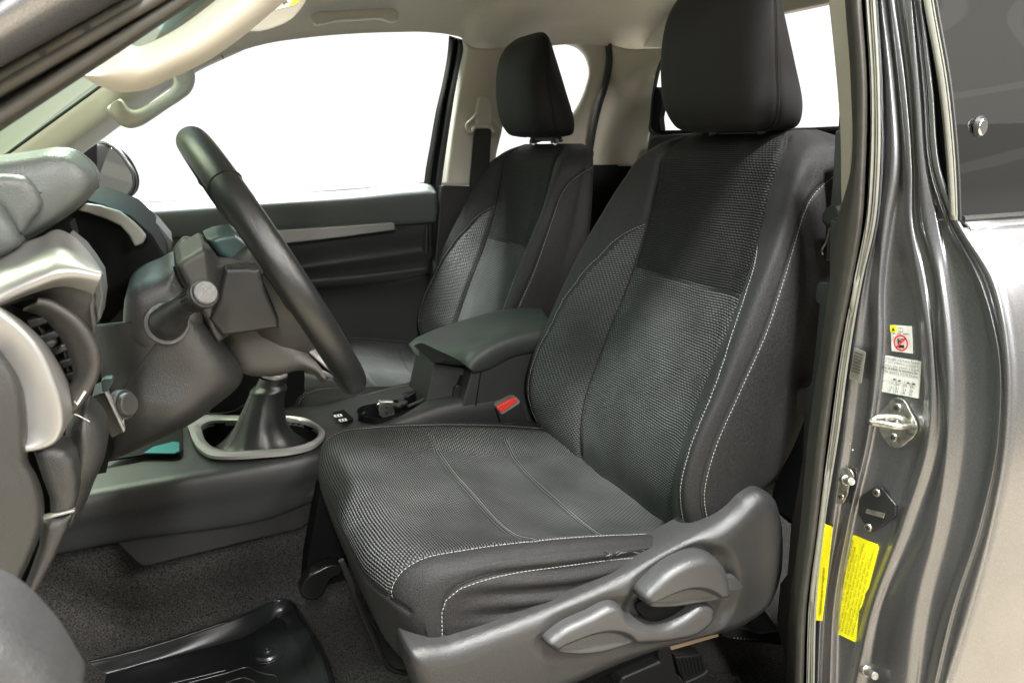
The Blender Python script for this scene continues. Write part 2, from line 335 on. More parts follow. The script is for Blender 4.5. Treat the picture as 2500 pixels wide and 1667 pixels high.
def strip(name, curves, m, parent=None, nu=60, nv=None, thick=.003, flip=False, sharp=40, linear=False, matfn=None, ts=None, off=-1):
    """sheet lofted through curves (each a list of 3-D points), thickened"""
    C_ = np.stack([crom(c, nu) for c in curves]); k = len(curves); nv = nv or (k - 1) * 6 + 1
    vt = np.arange(k) if ts is None else np.array(ts, float)
    if linear: G = C_
    else:
        vc = np.linspace(vt[0], vt[-1], nv); G = np.stack([param_crom(C_[:, c], vt, vc) for c in range(nu)], 1)
    me = grid_mesh(G, name, flip=flip, matfn=matfn); o = link(name, me, m, parent, sharp)
    if thick:
        s = o.modifiers.new('thick', 'SOLIDIFY'); s.thickness = thick; s.offset = off
    return o
def stitches(name, pts, m='thread', parent=None, r=.00055, dash=.0042, gap=.0016, double=None):
    P = np.array(pts, float); L = np.concatenate([[0], np.cumsum(np.linalg.norm(np.diff(P, axis=0), axis=1))]); mb = MB(); s = 0
    def ev(x): return np.array([np.interp(x, L, P[:, k]) for k in range(3)])
    while s < L[-1]:
        e = min(s + dash, L[-1]); mb.tube([ev(s), ev((s + e) / 2), ev(e)], r, 5); s = e + gap
    return mb.obj(name, m, parent, sharp=0)
def text(name, body, size, origin, xdir, ydir, m, parent=None, extrude=.0001, align='LEFT', sx=1., bold=0):
    cu = bpy.data.curves.new(name, 'FONT'); cu.body = body; cu.size = size; cu.extrude = extrude; cu.align_x = align; cu.offset = bold; cu.resolution_u = 2
    o = bpy.data.objects.new(name, cu); COL.objects.link(o); bpy.context.view_layer.update()
    dg = bpy.context.evaluated_depsgraph_get(); me = bpy.data.meshes.new_from_object(o.evaluated_get(dg)); bpy.data.objects.remove(o)
    x = np.array(xdir, float); x /= np.linalg.norm(x); y = np.array(ydir, float); y -= x * (x @ y); y /= np.linalg.norm(y); z = np.cross(x, y)
    me.transform(Matrix(((x[0]*sx, y[0], z[0], origin[0]), (x[1]*sx, y[1], z[1], origin[1]), (x[2]*sx, y[2], z[2], origin[2]), (0, 0, 0, 1))))
    me.materials.clear()
    return link(name, me, m, parent, 0)
def pillow(name, outline, Y, m, parent=None, depth=.012, r=.02, res=.002, back=.03, extra=None, n=160, flat=.0, smooth=True, slope=None):
    """rounded moulding: an outline at plane Y swollen towards the viewer with a round shoulder, and a skirt running back"""
    P = np.array(qs(outline, Y=Y)); P = crom(P, n + 1, closed=True)[:-1] if smooth else P
    if not smooth:
        P = np.concatenate([P[i] + np.linspace(0, 1, 12, endpoint=False)[:, None] * (P[(i + 1) % len(P)] - P[i]) for i in range(len(P))])
    A = P[:, [0, 2]]; B = np.roll(A, -1, 0); lo = A.min(0) - res; hi = A.max(0) + res
    xs = np.arange(lo[0], hi[0] + res, res); zs = np.arange(lo[1], hi[1] + res, res); nx, nz = len(xs), len(zs)
    def inside(Q):
        c = np.zeros(len(Q), bool)
        for a, b in zip(A, B):
            cond = (a[1] > Q[:, 1]) != (b[1] > Q[:, 1]); xx = (b[0] - a[0]) * (Q[:, 1] - a[1]) / (b[1] - a[1] + 1e-12) + a[0]; c ^= cond & (Q[:, 0] < xx)
        return c
    def dist(Q):
        D = np.full(len(Q), 9.); N = np.zeros_like(Q)
        for a, b in zip(A, B):
            ab = b - a; t = np.clip(((Q - a) @ ab) / max(ab @ ab, 1e-14), 0, 1); p = a + t[:, None] * ab; d = np.linalg.norm(Q - p, axis=1); k = d < D; D[k] = d[k]; N[k] = p[k]
        return D, N
    cx_, cz_ = np.meshgrid(xs[:-1] + res / 2, zs[:-1] + res / 2, indexing='ij'); ins = inside(np.stack([cx_.ravel(), cz_.ravel()], 1)).reshape(nx - 1, nz - 1)
    use = {}; V2 = []; F = []
    def vid(i, j):
        if (i, j) not in use: use[(i, j)] = len(V2); V2.append((xs[i], zs[j]))
        return use[(i, j)]
    for i, j in zip(*np.where(ins)): F.append([vid(i, j), vid(i + 1, j), vid(i + 1, j + 1), vid(i, j + 1)])
    V2 = np.array(V2); cnt = {}
    for f in F:
        for k in range(4): e = (f[k], f[(k + 1) % 4]); cnt[e] = 1
    bd = [(a, b) for (a, b) in cnt if (b, a) not in cnt]; bs = np.array(sorted({v for e in bd for v in e}))
    D, N = dist(V2); V2[bs] = N[bs]; D[bs] = 0
    inner = np.ones(len(V2), bool); inner[bs] = False
    s_ = np.clip(D / r, 0, 1); hgt_ = depth * np.sqrt(np.maximum(0, 1 - (1 - s_) ** 2)) * (1 - flat) + flat * depth * s_
    Yv = Y - hgt_
    if slope is not None: Yv = Yv + slope(V2[:, 0], V2[:, 1])
    if extra is not None: Yv = Yv + extra(V2[:, 0], V2[:, 1]) * np.clip(D / .010, 0, 1)
    V = [(x, y, z) for (x, z), y in zip(V2, Yv)]; bi = {v: len(V) + k for k, v in enumerate(bs)}; V += [(V2[v][0], Yv[v] + back, V2[v][1]) for v in bs]
    F += [[b, a, bi[a], bi[b]] for a, b in bd]
    me = bpy.data.meshes.new(name); me.from_pydata([tuple(map(float, v)) for v in V], [], F); return link(name, me, m, parent, 70)
def blob_field(outline, Y, amt, soft=.006):
    """smooth push (metres, + = away from the viewer) inside an outline"""
    A = crom(qs(outline, Y=Y), 81, closed=True)[:-1][:, [0, 2]]; B = np.roll(A, -1, 0)
    def f(x, z):
        Q = np.stack([x, z], 1); D = np.full(len(Q), 9.); c = np.zeros(len(Q), bool)
        for a, b in zip(A, B):
            ab = b - a; t = np.clip(((Q - a) @ ab) / max(ab @ ab, 1e-14), 0, 1); D = np.minimum(D, np.linalg.norm(Q - (a + t[:, None] * ab), axis=1))
            cond = (a[1] > Q[:, 1]) != (b[1] > Q[:, 1]); c ^= cond & (Q[:, 0] < (b[0] - a[0]) * (Q[:, 1] - a[1]) / (b[1] - a[1] + 1e-12) + a[0])
        sd = np.where(c, D, -D); u = np.clip(sd / soft * .5 + .5, 0, 1); return amt * u * u * (3 - 2 * u)
    return f
# ------------------------------------------------------------------ seats
CY = 1.045; FARY = .74
def mirror_rows(rows):
    """rows of half control points (a, x, z) from the middle outwards -> full rows from the far (+Y) to the near (-Y) edge"""
    return [[(x, CY + a, z) for a, x, z in reversed(r)] + [(x, CY - a, z) for a, x, z in r[1:]] for r in rows]
def arc_a(z): return float(np.interp(z, [-.60, -.50, -.40, -.30, -.235, -.17, -.145, -.14], [.247, .252, .25, .24, .2175, .185, .155, .14]))
def make_backrest(root):
    Z = [-.62, -.55, -.48, -.42, -.34, -.25, -.19, -.13, -.06, -.01, .014, .027]
    xs = [.70, .693, .702, .723, .755, .795, .815, .832, .847, .863, .888, .915]
    xc = [.705, .702, .714, .735, .765, .801, .819, .834, .848, .864, .888, .914]
    a3 = [.235, .245, .25, .25, .25, .245, .24, .232, .215, .20, .175, .13]; x3 = [.685, .648, .632, .645, .682, .722, .752, .785, .822, .858, .893, .916]
    a4 = [.25, .268, .272, .272, .272, .27, .262, .25, .232, .216, .19, .14]; x4 = [.70, .672, .655, .668, .705, .75, .778, .808, .845, .88, .91, .925]
    a5 = [.25, .27, .275, .278, .278, .275, .268, .258, .24, .222, .197, .145]; x5 = [.725, .735, .745, .755, .785, .82, .84, .86, .885, .908, .926, .935]
    a6 = [.22, .235, .245, .25, .25, .25, .245, .235, .22, .20, .178, .13]; x6 = [.78, .815, .835, .85, .875, .895, .905, .915, .925, .935, .942, .945]
    dz = {0: (0, 0, .01, .035, .075, .125, .14), 1: (0, 0, 0, .008, .03, .065, .07), 2: (0, 0, 0, 0, .008, .02, .02)}
    rows = []
    for i, z in enumerate(Z):
        d = dz.get(i, (0,) * 7); ab = .15 if i < 10 else (.135 if i == 10 else .10)
        rows.append([(0, xc[i], z), (ab * .55, (xc[i] * .7 + xs[i] * .3), z), (ab, xs[i], z + d[1]), (a3[i], x3[i], z + d[2]), (a4[i], x4[i], z + d[3]), (a5[i], x5[i], z + d[4]), (a6[i], x6[i], z + d[5]), (0, x6[i] + .012, z + d[6])])
    s = Surf(mirror_rows(rows), 260, 290, vts=Z)
    lines = {}
    lo = [(z) for z in np.linspace(-.615, .02, 50)]
    def uz(u, z0, z1, n=60): return [(u, z) for z in np.linspace(z0, z1, n)]
    inner = {sg: uz(7 + 2 * sg, -.60, .015) for sg in (-1, 1)}
    outer = {sg: uz(7 + 4 * sg, -.60, -.115) + [(7 + u * sg, z) for u, z in ((4.03, -.095), (4.12, -.075), (4.3, -.060), (4.6, -.048), (5.0, -.038), (5.5, -.028), (6.0, -.018))] for sg in (-1, 1)}
    def arc(sg):
        out = []
        for z in np.linspace(-.60, -.143, 60):
            ta = arc_a(z); us = np.linspace(7 + 1.9 * sg, 7 + 3.6 * sg, 60); best = min(us, key=lambda u: abs(abs(s.at(u, z)[1] - CY) - ta)); out.append((best, z))
        return out
    arcs = {sg: arc(sg) for sg in (-1, 1)}
    hor = [(u, -.228) for u in np.linspace(5.05, 8.95, 30)]
    P = lambda L, off=0.: [s.at(u, v, off) for u, v in L]
    pts = {k: P(L) for k, L in (('i1', inner[1]), ('i-1', inner[-1]), ('o1', outer[1]), ('o-1', outer[-1]), ('a1', arcs[1]), ('a-1', arcs[-1]), ('h', hor))}
    for k, d_, w_ in (('i1', .006, .007), ('i-1', .006, .007), ('o1', .0022, .003), ('o-1', .0022, .003), ('a1', .0022, .003), ('a-1', .0022, .003), ('h', .002, .003)): s.groove(pts[k], d_, w_)
    del s.N; s.N = grid_normals(s.G)
    def mf(i, j):
        p = s.G[i, j]; u = j / (s.nu - 1) * (s.K - 1) - 7; a = abs(p[1] - CY); z = p[2]; au = abs(u)
        if au < 2.0: return 1 if z > -.228 else 0
        if au < 3.7 and a < arc_a(z) and z < -.145 and au < 3.6: return 0
        return 3 if au > 4 else 2
    sgn = 1 if np.mean([s.at(7, z, .01)[0] - s.at(7, z)[0] for z in (-.4, -.3)]) < 0 else -1
    ob = link('backrest', grid_mesh(s.G, 'backrest', matfn=mf), ['rib', 'rib_dark', 'cloth', 'cloth_side'], root, 0)
    def st(L, side=0, **k):
        Q = [s.at(u, v, .0008 * sgn) for u, v in L]; return Q
    for sg in (-1, 1):
        A = arcs[sg]; stitches('stitching', st([(u + .06 * sg, z) for u, z in A]), 'thread', ob, r=.00055)
        stitches('stitching', st([(u + .07 * sg, z) for u, z in outer[sg]]), 'thread', ob, r=.00055)
    # gentle seams drawn by dark cord
    mb = MB()
    for L_, r_ in [([(u - .03 * sg, z) for u, z in outer[sg]], .0009) for sg in (-1, 1)] + [(inner[1], .0012), (inner[-1], .0012), (hor, .001)]: mb = MB(); mb.tube(st(L_), r_, 5); mb.obj('seam', 'seam', ob, 0)
    return ob, s, sgn
def make_headrest(root):
    prof = [(.030, .880, .895, .012, .012), (.0265, .858, .928, .080, .092), (.040, .833, .941, .120, .125), (.075, .816, .938, .1335, .127), (.12, .809, .923, .136, .120), (.17, .809, .908, .135, .108),
            (.215, .817, .893, .129, .097), (.247, .832, .884, .115, .085), (.266, .850, .877, .085, .065), (.272, .862, .868, .02, .015)]
    rows = []
    for z, xf, xr, af, ar in prof:
        k = (xr - xf); h = [(0, xf), (af * .5, xf + .02 * k), (af * .85, xf + .13 * k), (af, xf + .42 * k), ((af * .35 + ar * .65), xr - .18 * k), (ar * .82, xr - .03 * k), (ar * .4, xr)]
        full = [(x, CY + a, z) for a, x in reversed(h[1:])] + [(x, CY - a, z) for a, x in h] + [(xr, CY, z)]
        # start at the far rear, go round the front to the near rear, close at the back centre
        full = [(xr, CY, z)] + full
        rows.append(full)
    s = Surf(rows, 110, 170, vts=np.cumsum([0] + [math.dist(prof[i][:2], prof[i + 1][:2]) * .6 + abs(prof[i + 1][3] - prof[i][3]) for i in range(len(prof) - 1)]))
    T = s.vt
    seam = {}
    for sg in (-1, 1):
        u = 7 + 3.0 * sg; L = [(u, v) for v in np.linspace(T[1] * .8, T[-2], 60)]; seam[sg] = L
    pl = {k: [s.at(u, v) for u, v in L] for k, L in seam.items()}
    for k in pl: s.groove(pl[k], .0025, .004)
    ob = link('headrest', grid_mesh(s.G, 'headrest'), 'head', root, 0); mb = MB()
    for k in pl: mb = MB(); mb.tube(crom(pl[k], 60), .0008, 5); mb.obj('seam', 'seam', ob, 0)
    for sg in (-1, 1):
        mb = MB(); mb.tube([(.905, CY + .062 * sg, .06), (.917, CY + .062 * sg, -.02)], .0065, 14); mb.obj('post', 'chrome', root)
        mb = MB(); mb.disc((.914, CY + .062 * sg, .012), (-.2, 0, 1), .017, .012, 16, r2=.014); mb.disc((.914, CY + .062 * sg, .012), (-.2, 0, 1), .012, .018, 16); mb.obj('post_collar', 'dark', root, bevel=.002)
    mb = MB(); mb.box((.916, CY, .021), (.022, .10, .012)); mb.obj('post_bridge', 'dark', root, bevel=.003)
    return ob
def make_cushion(root):
    AA = [0, .10, .17, .235, .262, .272, .276, .268]; XO = [0, .0005, .004, .018, .036, .052, .060, .062]
    prof = [(.205, -.66), (.190, -.605), (.181, -.555), (.190, -.527), (.228, -.512), (.30, -.528), (.42, -.559), (.56, -.594), (.68, -.612), (.78, -.615)]
    zst = [-.66, -.603, -.550, -.522, -.505, -.506, -.520, -.545, -.572, -.59]; zo = [-.662, -.617, -.572, -.552, -.541, -.531, -.541, -.560, -.570, -.59]
    rows = []
    for i, (x, z) in enumerate(prof):
        k = 1. if i < 4 else (.55 if i == 4 else (.12 if i == 5 else 0.)); c = []
        zz = [z, z, z + (.012 if i > 4 else .004 if i > 2 else 0), zst[i], (zst[i] * .6 + zo[i] * .4) + (.004 if i > 3 else 0), zo[i], None, -.668]; zz[6] = zo[i] * .42 + (-.668) * .58
        for a, xo, z_ in zip(AA, XO, zz): c.append((a, x + xo * k, z_))
        rows.append(c)
    T = [0, .9, 1.8, 2.5, 3.3, 4.4, 6, 8, 10, 11.5]
    s = Surf(mirror_rows(rows), 250, 260, vts=T)
    # creases of the worn side cloth
    N = grid_normals(s.G); G = s.G
    for i in range(G.shape[0]):
        v = T[0] + i / (G.shape[0] - 1) * (T[-1] - T[0])
        for j in range(G.shape[1]):
            u = j / (G.shape[1] - 1) * 14 - 7
            if abs(u) > 4.6:
                p = G[i, j]; g = min(1, (abs(u) - 4.6) / .8) * min(1, max(0, (p[0] - .27) / .1)) * min(1, max(0, (.72 - p[0]) / .1))
                ph = (p[2] + .10 * (p[0] - .25)) * 230 + 1.2 * math.sin(p[0] * 17)
                G[i, j] = p + np.array([0, -1 if u > 0 else 1, 0]) * g * .0055 * math.sin(ph)
    up = [(10, t) for t in np.linspace(1.85, 10.8, 90)]; cross = [[(u, t) for u in np.linspace(4.5, 9.9, 40)] for t in (5.75, 7.95)]
    pipe = [(u, 1.8) for u in np.linspace(3.0, 11.0, 70)]
    outer = [(12.0, t) for t in np.linspace(10.8, 3.9, 60)] + [(12.08, 3.55), (12.25, 3.3), (12.6, 3.15), (13.1, 3.05), (13.8, 3.0)]
    bol = [(5.0, t) for t in np.linspace(4.2, 10.8, 50)]
    for L, d_, w_ in ((up, .003, .004), (cross[0], .004, .007), (cross[1], .004, .007), (pipe, .0035, .004), (outer, .0025, .0035), (bol, .003, .012)):
        s.groove([s.at(u, v) for u, v in L], d_, w_)
        if L is not pipe and L is not bol and L is not cross[0] and L is not cross[1]: s.groove([s.at(14 - u, v) for u, v in L], d_, w_)
    s.N = grid_normals(s.G); sgn = 1 if s.at(7, 6, .01)[2] > s.at(7, 6)[2] else -1
    def mf(i, j):
        u = abs(j / (s.nu - 1) * 14 - 7); v = T[0] + i / (s.nv - 1) * (T[-1] - T[0])
        if u < 3.0 and v > 1.8: return 0
        if v < 1.8: return 1
        if u > 5 and (v > 3.4): return 2
        if u > 5.6 and v > 3.0: return 2
        return 1
    ob = link('cushion', grid_mesh(s.G, 'cushion', matfn=mf), ['rib', 'cloth', 'cloth_side'], root, 0)
    F = lambda L, o=.0009: [s.at(u, v, o * sgn) for u, v in L]
    for m_ in (0, 1):
        W = (lambda L: L) if m_ == 0 else (lambda L: [(14 - u, v) for u, v in L])
        k = .07 if m_ == 0 else .07
        stitches('stitching', F(W([(u + .09, v) for u, v in up])), 'thread', ob, r=.00055)
        stitches('stitching', F(W([(u + (.07 if v > 3.8 else 0.09), v - (.0 if v > 3.8 else .1)) for u, v in outer])), 'thread', ob, r=.00055)
    for L_, r_, o_ in ((pipe, .0012, .0006), ([(u - .03, v) for u, v in outer], .0009, .0003)): mb = MB(); mb.tube(F(L_, o_), r_, 5); mb.obj('seam', 'seam', ob, 0)
    stitches('stitching', F([(u, v + .09) for u, v in cross[0]]), 'thread_dim', ob, r=.0006, dash=.003, gap=.002)
    stitches('stitching', F([(u, v + .09) for u, v in cross[1]]), 'thread_dim', ob, r=.0006, dash=.003, gap=.002)
    # worn-through patch on the near bolster seam
    mb = MB(); r0 = random.Random(3)
    for k in range(26):
        t = r0.uniform(7.0, 8.9); u = 11.8 + r0.gauss(0, .05); p = s.at(u, t, .0008 * sgn); q2 = s.at(u + r0.gauss(0, .10), t + r0.uniform(.03, .16), (.001 + r0.random() * .0012) * sgn); mb.tube([p, (p + q2) / 2 + np.array([0, -.0008, .0008]), q2], .00025, 4)
    mb.obj('frayed_thread', 'thread', ob, 0)
    for t, u in ((8.35, 11.2), (7.05, 11.5)):
        mb = MB(); mb.tube([s.at(u, t, .001 * sgn), s.at(u + .3, t + .12, .0015 * sgn), s.at(u + .55, t + .02, .001 * sgn)], .0008, 5); mb.obj('tear', 'seam', ob, 0)
    return ob
drv = empty('bucket_seat', (.5, CY, -.8), 'nearer grey cloth front seat with ribbed inserts, white stitching and adjuster levers on its side', 'car seat', 'front seats')
BR, BS, BSG = make_backrest(drv); HR = make_headrest(drv); CU = make_cushion(drv)
def copy_tree(o, parent=None, dy=FARY, skip=()):
    c = o.copy(); COL.objects.link(c); c.parent = parent
    if parent is None: c.location = o.location + Vector((0, dy, 0))
    for ch in [x for x in bpy.data.objects if x.parent == o]:
        if ch.name.split('.')[0] not in skip: copy_tree(ch, c, dy, skip)
    return c
pas = copy_tree(drv, skip=('frayed_thread', 'tear', 'side_panel', 'height_lever', 'recline_lever', 'seat_frame_and_shade', 'adjust_bar', 'rail_clamp')); pas.name = 'bucket_seat.001'
for _c in list(bpy.data.objects):
    if _c.parent == pas and _c.name.startswith('backrest'): _c.location.z -= .018
pas['label'] = 'farther grey cloth front seat beyond the armrest, next to the far door'
# ---- adjuster shroud
shr = [(940, 1488), (962, 1482), (1030, 1473), (1100, 1450), (1250, 1395), (1400, 1330), (1520, 1268), (1580, 1236), (1612, 1216), (1640, 1200), (1674, 1174), (1710, 1138), (1742, 1124), (1768, 1134), (1786, 1180), (1792, 1250), (1786, 1320), (1760, 1385), (1700, 1432), (1600, 1462), (1480, 1496), (1380, 1535), (1290, 1575), (1200, 1610), (1060, 1660), (990, 1650), (955, 1580), (938, 1520)]
rec = [(1440, 1405), (1455, 1355), (1505, 1300), (1575, 1256), (1625, 1250), (1668, 1275), (1684, 1330), (1676, 1390), (1645, 1440), (1580, 1466), (1500, 1468), (1448, 1448)]
rec2 = [(1235, 1478), (1262, 1436), (1345, 1394), (1420, 1372), (1460, 1390), (1500, 1420), (1500, 1470), (1440, 1486), (1330, 1508), (1255, 1500)]
f1 = blob_field(rec, .742, .010, .012); f2 = blob_field(rec2, .742, .006, .012)
hump = blob_field([(1600, 1215), (1672, 1175), (1710, 1140), (1745, 1126), (1768, 1140), (1786, 1190), (1792, 1260), (1760, 1340), (1700, 1360), (1640, 1290)], .742, -.004, .040)
sp_ = pillow('side_panel', shr, .757, 'shroud', drv, depth=.017, r=.026, res=.0025, back=.05, extra=lambda x, z: f1(x, z) + f2(x, z) + hump(x, z))
hole = [(1462, 1388), (1500, 1375), (1568, 1385), (1574, 1405), (1545, 1427), (1505, 1430), (1478, 1416)]
slab('lever_slot', crom(qs(hole, Y=.7435), 40, closed=True)[:-1], (0, .004, 0), 'vdark', sp_, 0)
low = [(1249, 1467), (1275, 1445), (1347, 1408), (1409, 1383), (1420, 1388), (1438, 1412), (1475, 1427), (1522, 1430), (1566, 1408), (1602, 1383), (1631, 1390), (1631, 1416), (1602, 1445), (1529, 1467), (1446, 1474), (1384, 1492), (1311, 1498), (1267, 1488)]
sc1 = blob_field([(1285, 1490), (1330, 1467), (1375, 1452), (1415, 1450), (1446, 1462), (1460, 1480), (1400, 1500), (1300, 1506)], .73, .009, .005)
lv = pillow('height_lever', low, .738, 'lever', drv, depth=.013, r=.011, res=.0016, back=.02, extra=sc1)
upl = [(1466, 1361), (1493, 1332), (1529, 1303), (1584, 1275), (1613, 1269), (1639, 1277), (1657, 1299), (1666, 1332), (1667, 1361), (1639, 1372), (1584, 1383), (1522, 1390), (1478, 1383)]
sc2 = blob_field([(1490, 1392), (1540, 1364), (1585, 1350), (1622, 1353), (1650, 1372), (1600, 1395), (1520, 1400)], .725, .009, .005)
rl = pillow('recline_lever', upl, .735, 'lever', drv, depth=.016, r=.013, res=.0016, back=.02, extra=sc2)
slab('lever_pointer', qs([(1668, 1326), (1690, 1325), (1708, 1348), (1690, 1356), (1668, 1357)], Y=.729), (0, .012, 0), 'lever', sp_, .001)
# ------------------------------------------------------------------ ground and cab floor
def plane_obj(name, pts, m, kind=None, parent=None):
    me = bpy.data.meshes.new(name); me.from_pydata([tuple(p) for p in pts], [], [list(range(len(pts)))]); o = link(name, me, m, parent, 0)
    if kind: o['kind'] = kind
    return o
GZ = -1.42
plane_obj('floor', [(-30, -30, GZ), (30, -30, GZ), (30, 2.3, GZ), (-30, 2.3, GZ)], 'tiles', 'structure')
# carpet: tunnel, foot well, sill, toe board
sec = [(2.12, -.88), (1.60, -.90), (1.53, -.86), (1.51, -.60), (1.335, -.60), (1.335, -.73), (1.365, -.83), (1.35, -.885), (1.25, -.905), (1.0, -.91), (.80, -.91), (.73, -.90), (.70, -.86), (.685, -.80), (.62, -.79), (.60, -.80)]
rows = []
for X in (-.75, -.5, -.35, -.25, -.15, 0, .2, .32, .45, .9, 1.25, 1.6):
    r = []
    for i, (y, z) in enumerate(sec):
        z2 = z + max(0, -.16 - X) * .9 if z < -.65 else z
        if X >= .32 and 5 <= i <= 11: z2 = z - .04 * min(1, (X - .3) / .15)
        if X > 1.0: z2 = z2 - .02
        r.append((X, y, z2))
    rows.append(r)
sC = Surf(rows, 140, 150, vts=[-.75, -.5, -.35, -.25, -.15, 0, .2, .32, .45, .9, 1.25, 1.6])
N_ = grid_normals(sC.G); hgt = rng.normal(0, 1, sC.G.shape[:2]); sC.G = sC.G + N_ * (hgt * .0006)[..., None]
car_ = link('cab_carpet', grid_mesh(sC.G, 'cab_carpet'), 'carpet', None, 0); car_['kind'] = 'structure'
# ------------------------------------------------------------------ cab shell
cab = empty('pickup_cab', (.7, 1.4, -.8), 'pickup cab shell with cream roof lining and cream pillars around the seats', 'vehicle cab')
roof_edge = qs([(445, 166), (525, 128), (600, 104), (700, 88), (800, 79), (900, 75), (985, 75), (1035, 81), (1062, 89), (1078, 108), (1110, 117), (1165, 119), (1265, 106), (1320, 102), (1391, 106), (1470, 116), (1535, 112)], Y=2.06)
roof_edge = [q(300, 262, Y=2.10)] + [q(380, 205, Y=2.08)] + roof_edge + [np.array([1.44, 2.06, .30])]
def lift(c, y, z, x0=None):
    out = []
    for p in c: 
        k = min(1, max(0, (p[0] - (-.12)) / .25)); zz = p[2] * (1 - k) + z * k if z > p[2] else p[2]
        out.append(np.array([p[0], y, zz + (1 - k) * .02]))
    return out
rc = [roof_edge, [p + np.array([0, -.015, .018]) for p in roof_edge], [p + np.array([0, -.06, .052]) for p in roof_edge], lift(roof_edge, 1.90, .385), lift(roof_edge, 1.6, .415), lift(roof_edge, 1.2, .42), lift(roof_edge, 1.0, .40), lift(roof_edge, .88, .365), lift(roof_edge, .80, .325)]
rc[3:] = [[p for p in c if p[0] > .05] for c in rc[3:]]
strip('headliner', rc, 'liner', cab, nu=150, nv=60, thick=.004, sharp=0)
mb = MB(); mb.tube(qs([(503, 117), (514, 136)], Y=2.055), .0012, 6); mb.obj('lining_seam', 'seam', cab)
# outer roof skin keeps the sky out
strip('roof_skin', [[(x, y, z) for x in (-.02, .3, .8, 1.2, 1.46)] for y, z in ((2.15, .34), (2.0, .44), (1.6, .475), (1.2, .475), (.92, .45), (.80, .37))], 'paint', cab, nu=30, nv=24, thick=.004)
# far A pillar trim
ap_top = [(-8, 371), (20, 352), (130, 272), (235, 196), (330, 130), (430, 60), (520, 0)]
ap_bot = [(150, 395), (181, 357), (232, 318), (275, 286), (350, 228), (445, 166), (560, 112)]
A0 = qs(ap_top, Y=2.02); A1 = qs(ap_bot, Y=2.10); mid_ = [a * .35 + b * .65 + np.array([0, -.035, 0]) for a, b in zip(crom(A0, 20), crom(A1, 20))]
mid2 = [a * .8 + b * .2 + np.array([0, -.018, 0]) for a, b in zip(crom(A0, 20), crom(A1, 20))]
strip('pillar_trim', [A0, mid2, mid_, A1], 'cream', cab, nu=60, nv=24, thick=.004, sharp=0)
mb = MB(); mb.tube([p + np.array([0, -.004, 0]) for p in A0[:5]], .0035, 8); mb.obj('windscreen_seal', 'rubber', cab)
# windscreen: glass from pillar to pillar with a teal shade band along its top
wl = qs([(-60, 420), (235, 196), (520, 0)], Y=2.03); bow = np.array([-.12, 0, .02])
wr = [np.array([p[0] - .0, .66, p[2]]) for p in wl]
def wrow(t): return [wl[k] * (1 - t) + wr[k] * t + bow * (4 * t * (1 - t)) for k in range(3)]
def sub(c, a, b): return crom(c, 41)[int(a * 40):int(b * 40) + 1]
strip('windscreen', [sub(wrow(t), 0, .78) for t in (0, .25, .5, .75, 1)], 'screen', cab, nu=20, nv=20, thick=0)
strip('shade_band', [sub(wrow(t), .78, 1) for t in (0, .25, .5, .75, 1)], 'shade', cab, nu=10, nv=20, thick=0)
# far B pillar: seals then the cream trim
sl = [(1031, 82), (1028, 120), (1016, 190), (1001, 255), (988, 330), (976, 400), (970, 470), (968, 700)]; sr = [(1066, 93), (1064, 112), (1057, 150), (1045, 215), (1034, 286), (1023, 360), (1014, 424), (1014, 700)]
m1 = [(a[0] * .67 + b[0] * .33, a[1] * .67 + b[1] * .33) for a, b in zip(sl, sr)]; m2 = [(a[0] * .33 + b[0] * .67, a[1] * .33 + b[1] * .67) for a, b in zip(sl, sr)]
m3 = [(a[0] * .5 + b[0] * .5, a[1] * .5 + b[1] * .5) for a, b in zip(sl, sr)]
strip('door_seal', [qs(sl, Y=2.13), qs(m1, Y=2.115), qs(m3, Y=2.13), qs(m2, Y=2.105), qs(sr, Y=2.09)], 'rubber', cab, nu=50, nv=36, thick=.004)
b0 = [(1060, 84), (1064, 112), (1057, 150), (1045, 215), (1034, 286), (1023, 360), (1014, 426)]
b1 = [(1078, 106), (1076, 118), (1072, 150), (1063, 200), (1050, 280), (1040, 360), (1034, 426)]
b2 = [(1110, 112), (1110, 120), (1108, 150), (1104, 200), (1098, 280), (1090, 360), (1084, 426)]
b3 = [(1165, 112), (1163, 122), (1160, 160), (1156, 220), (1151, 292), (1137, 356), (1130, 426)]
strip('pillar_trim', [qs(b0, Y=2.085), qs(b1, Y=2.055), qs(b2, Y=2.045), qs(b3, Y=2.06), [p + np.array([.01, .03, 0]) for p in qs(b3, Y=2.06)]], 'cream', cab, nu=40, nv=30, thick=.004, sharp=0)
low_ = [(1014, 426), (1090, 426), (1090, 540), (1060, 700), (1005, 800), (1000, 600)]
slab('pillar_lower_trim', qs(low_, Y=2.07), (0, .03, 0), 'dark', cab, .004)
# quarter window surround: ring between aperture and black seal
ap = [(1165, 119), (1265, 103), (1314, 103), (1337, 114), (1352, 134), (1354, 161), (1344, 198), (1330, 230), (1314, 259), (1296, 292), (1280, 330), (1262, 356)]
ou = [(1165, 112), (1265, 98), (1330, 98), (1378, 95), (1398, 108), (1402, 150), (1394, 190), (1382, 225), (1370, 262), (1362, 296), (1355, 350), (1351, 400)]
ip = [p * .5 + r * .5 + np.array([0, .006, 0]) for p, r in zip(qs(ap, Y=2.09), qs(ou, Y=2.07))]
strip('quarter_window_trim', [[p + np.array([0, .02, 0]) for p in qs(ap, Y=2.10)], qs(ap, Y=2.10), ip, qs(ou, Y=2.07)], 'cream', cab, nu=80, nv=22, thick=.004, sharp=0)
mb = MB(); mb.tube(crom(qs([(1398, 100), (1400, 131), (1396, 165), (1390, 196), (1376, 240), (1364, 290), (1355, 345), (1348, 400)], Y=2.065), 50), .011, 10); mb.obj('quarter_seal', 'rubber', cab)
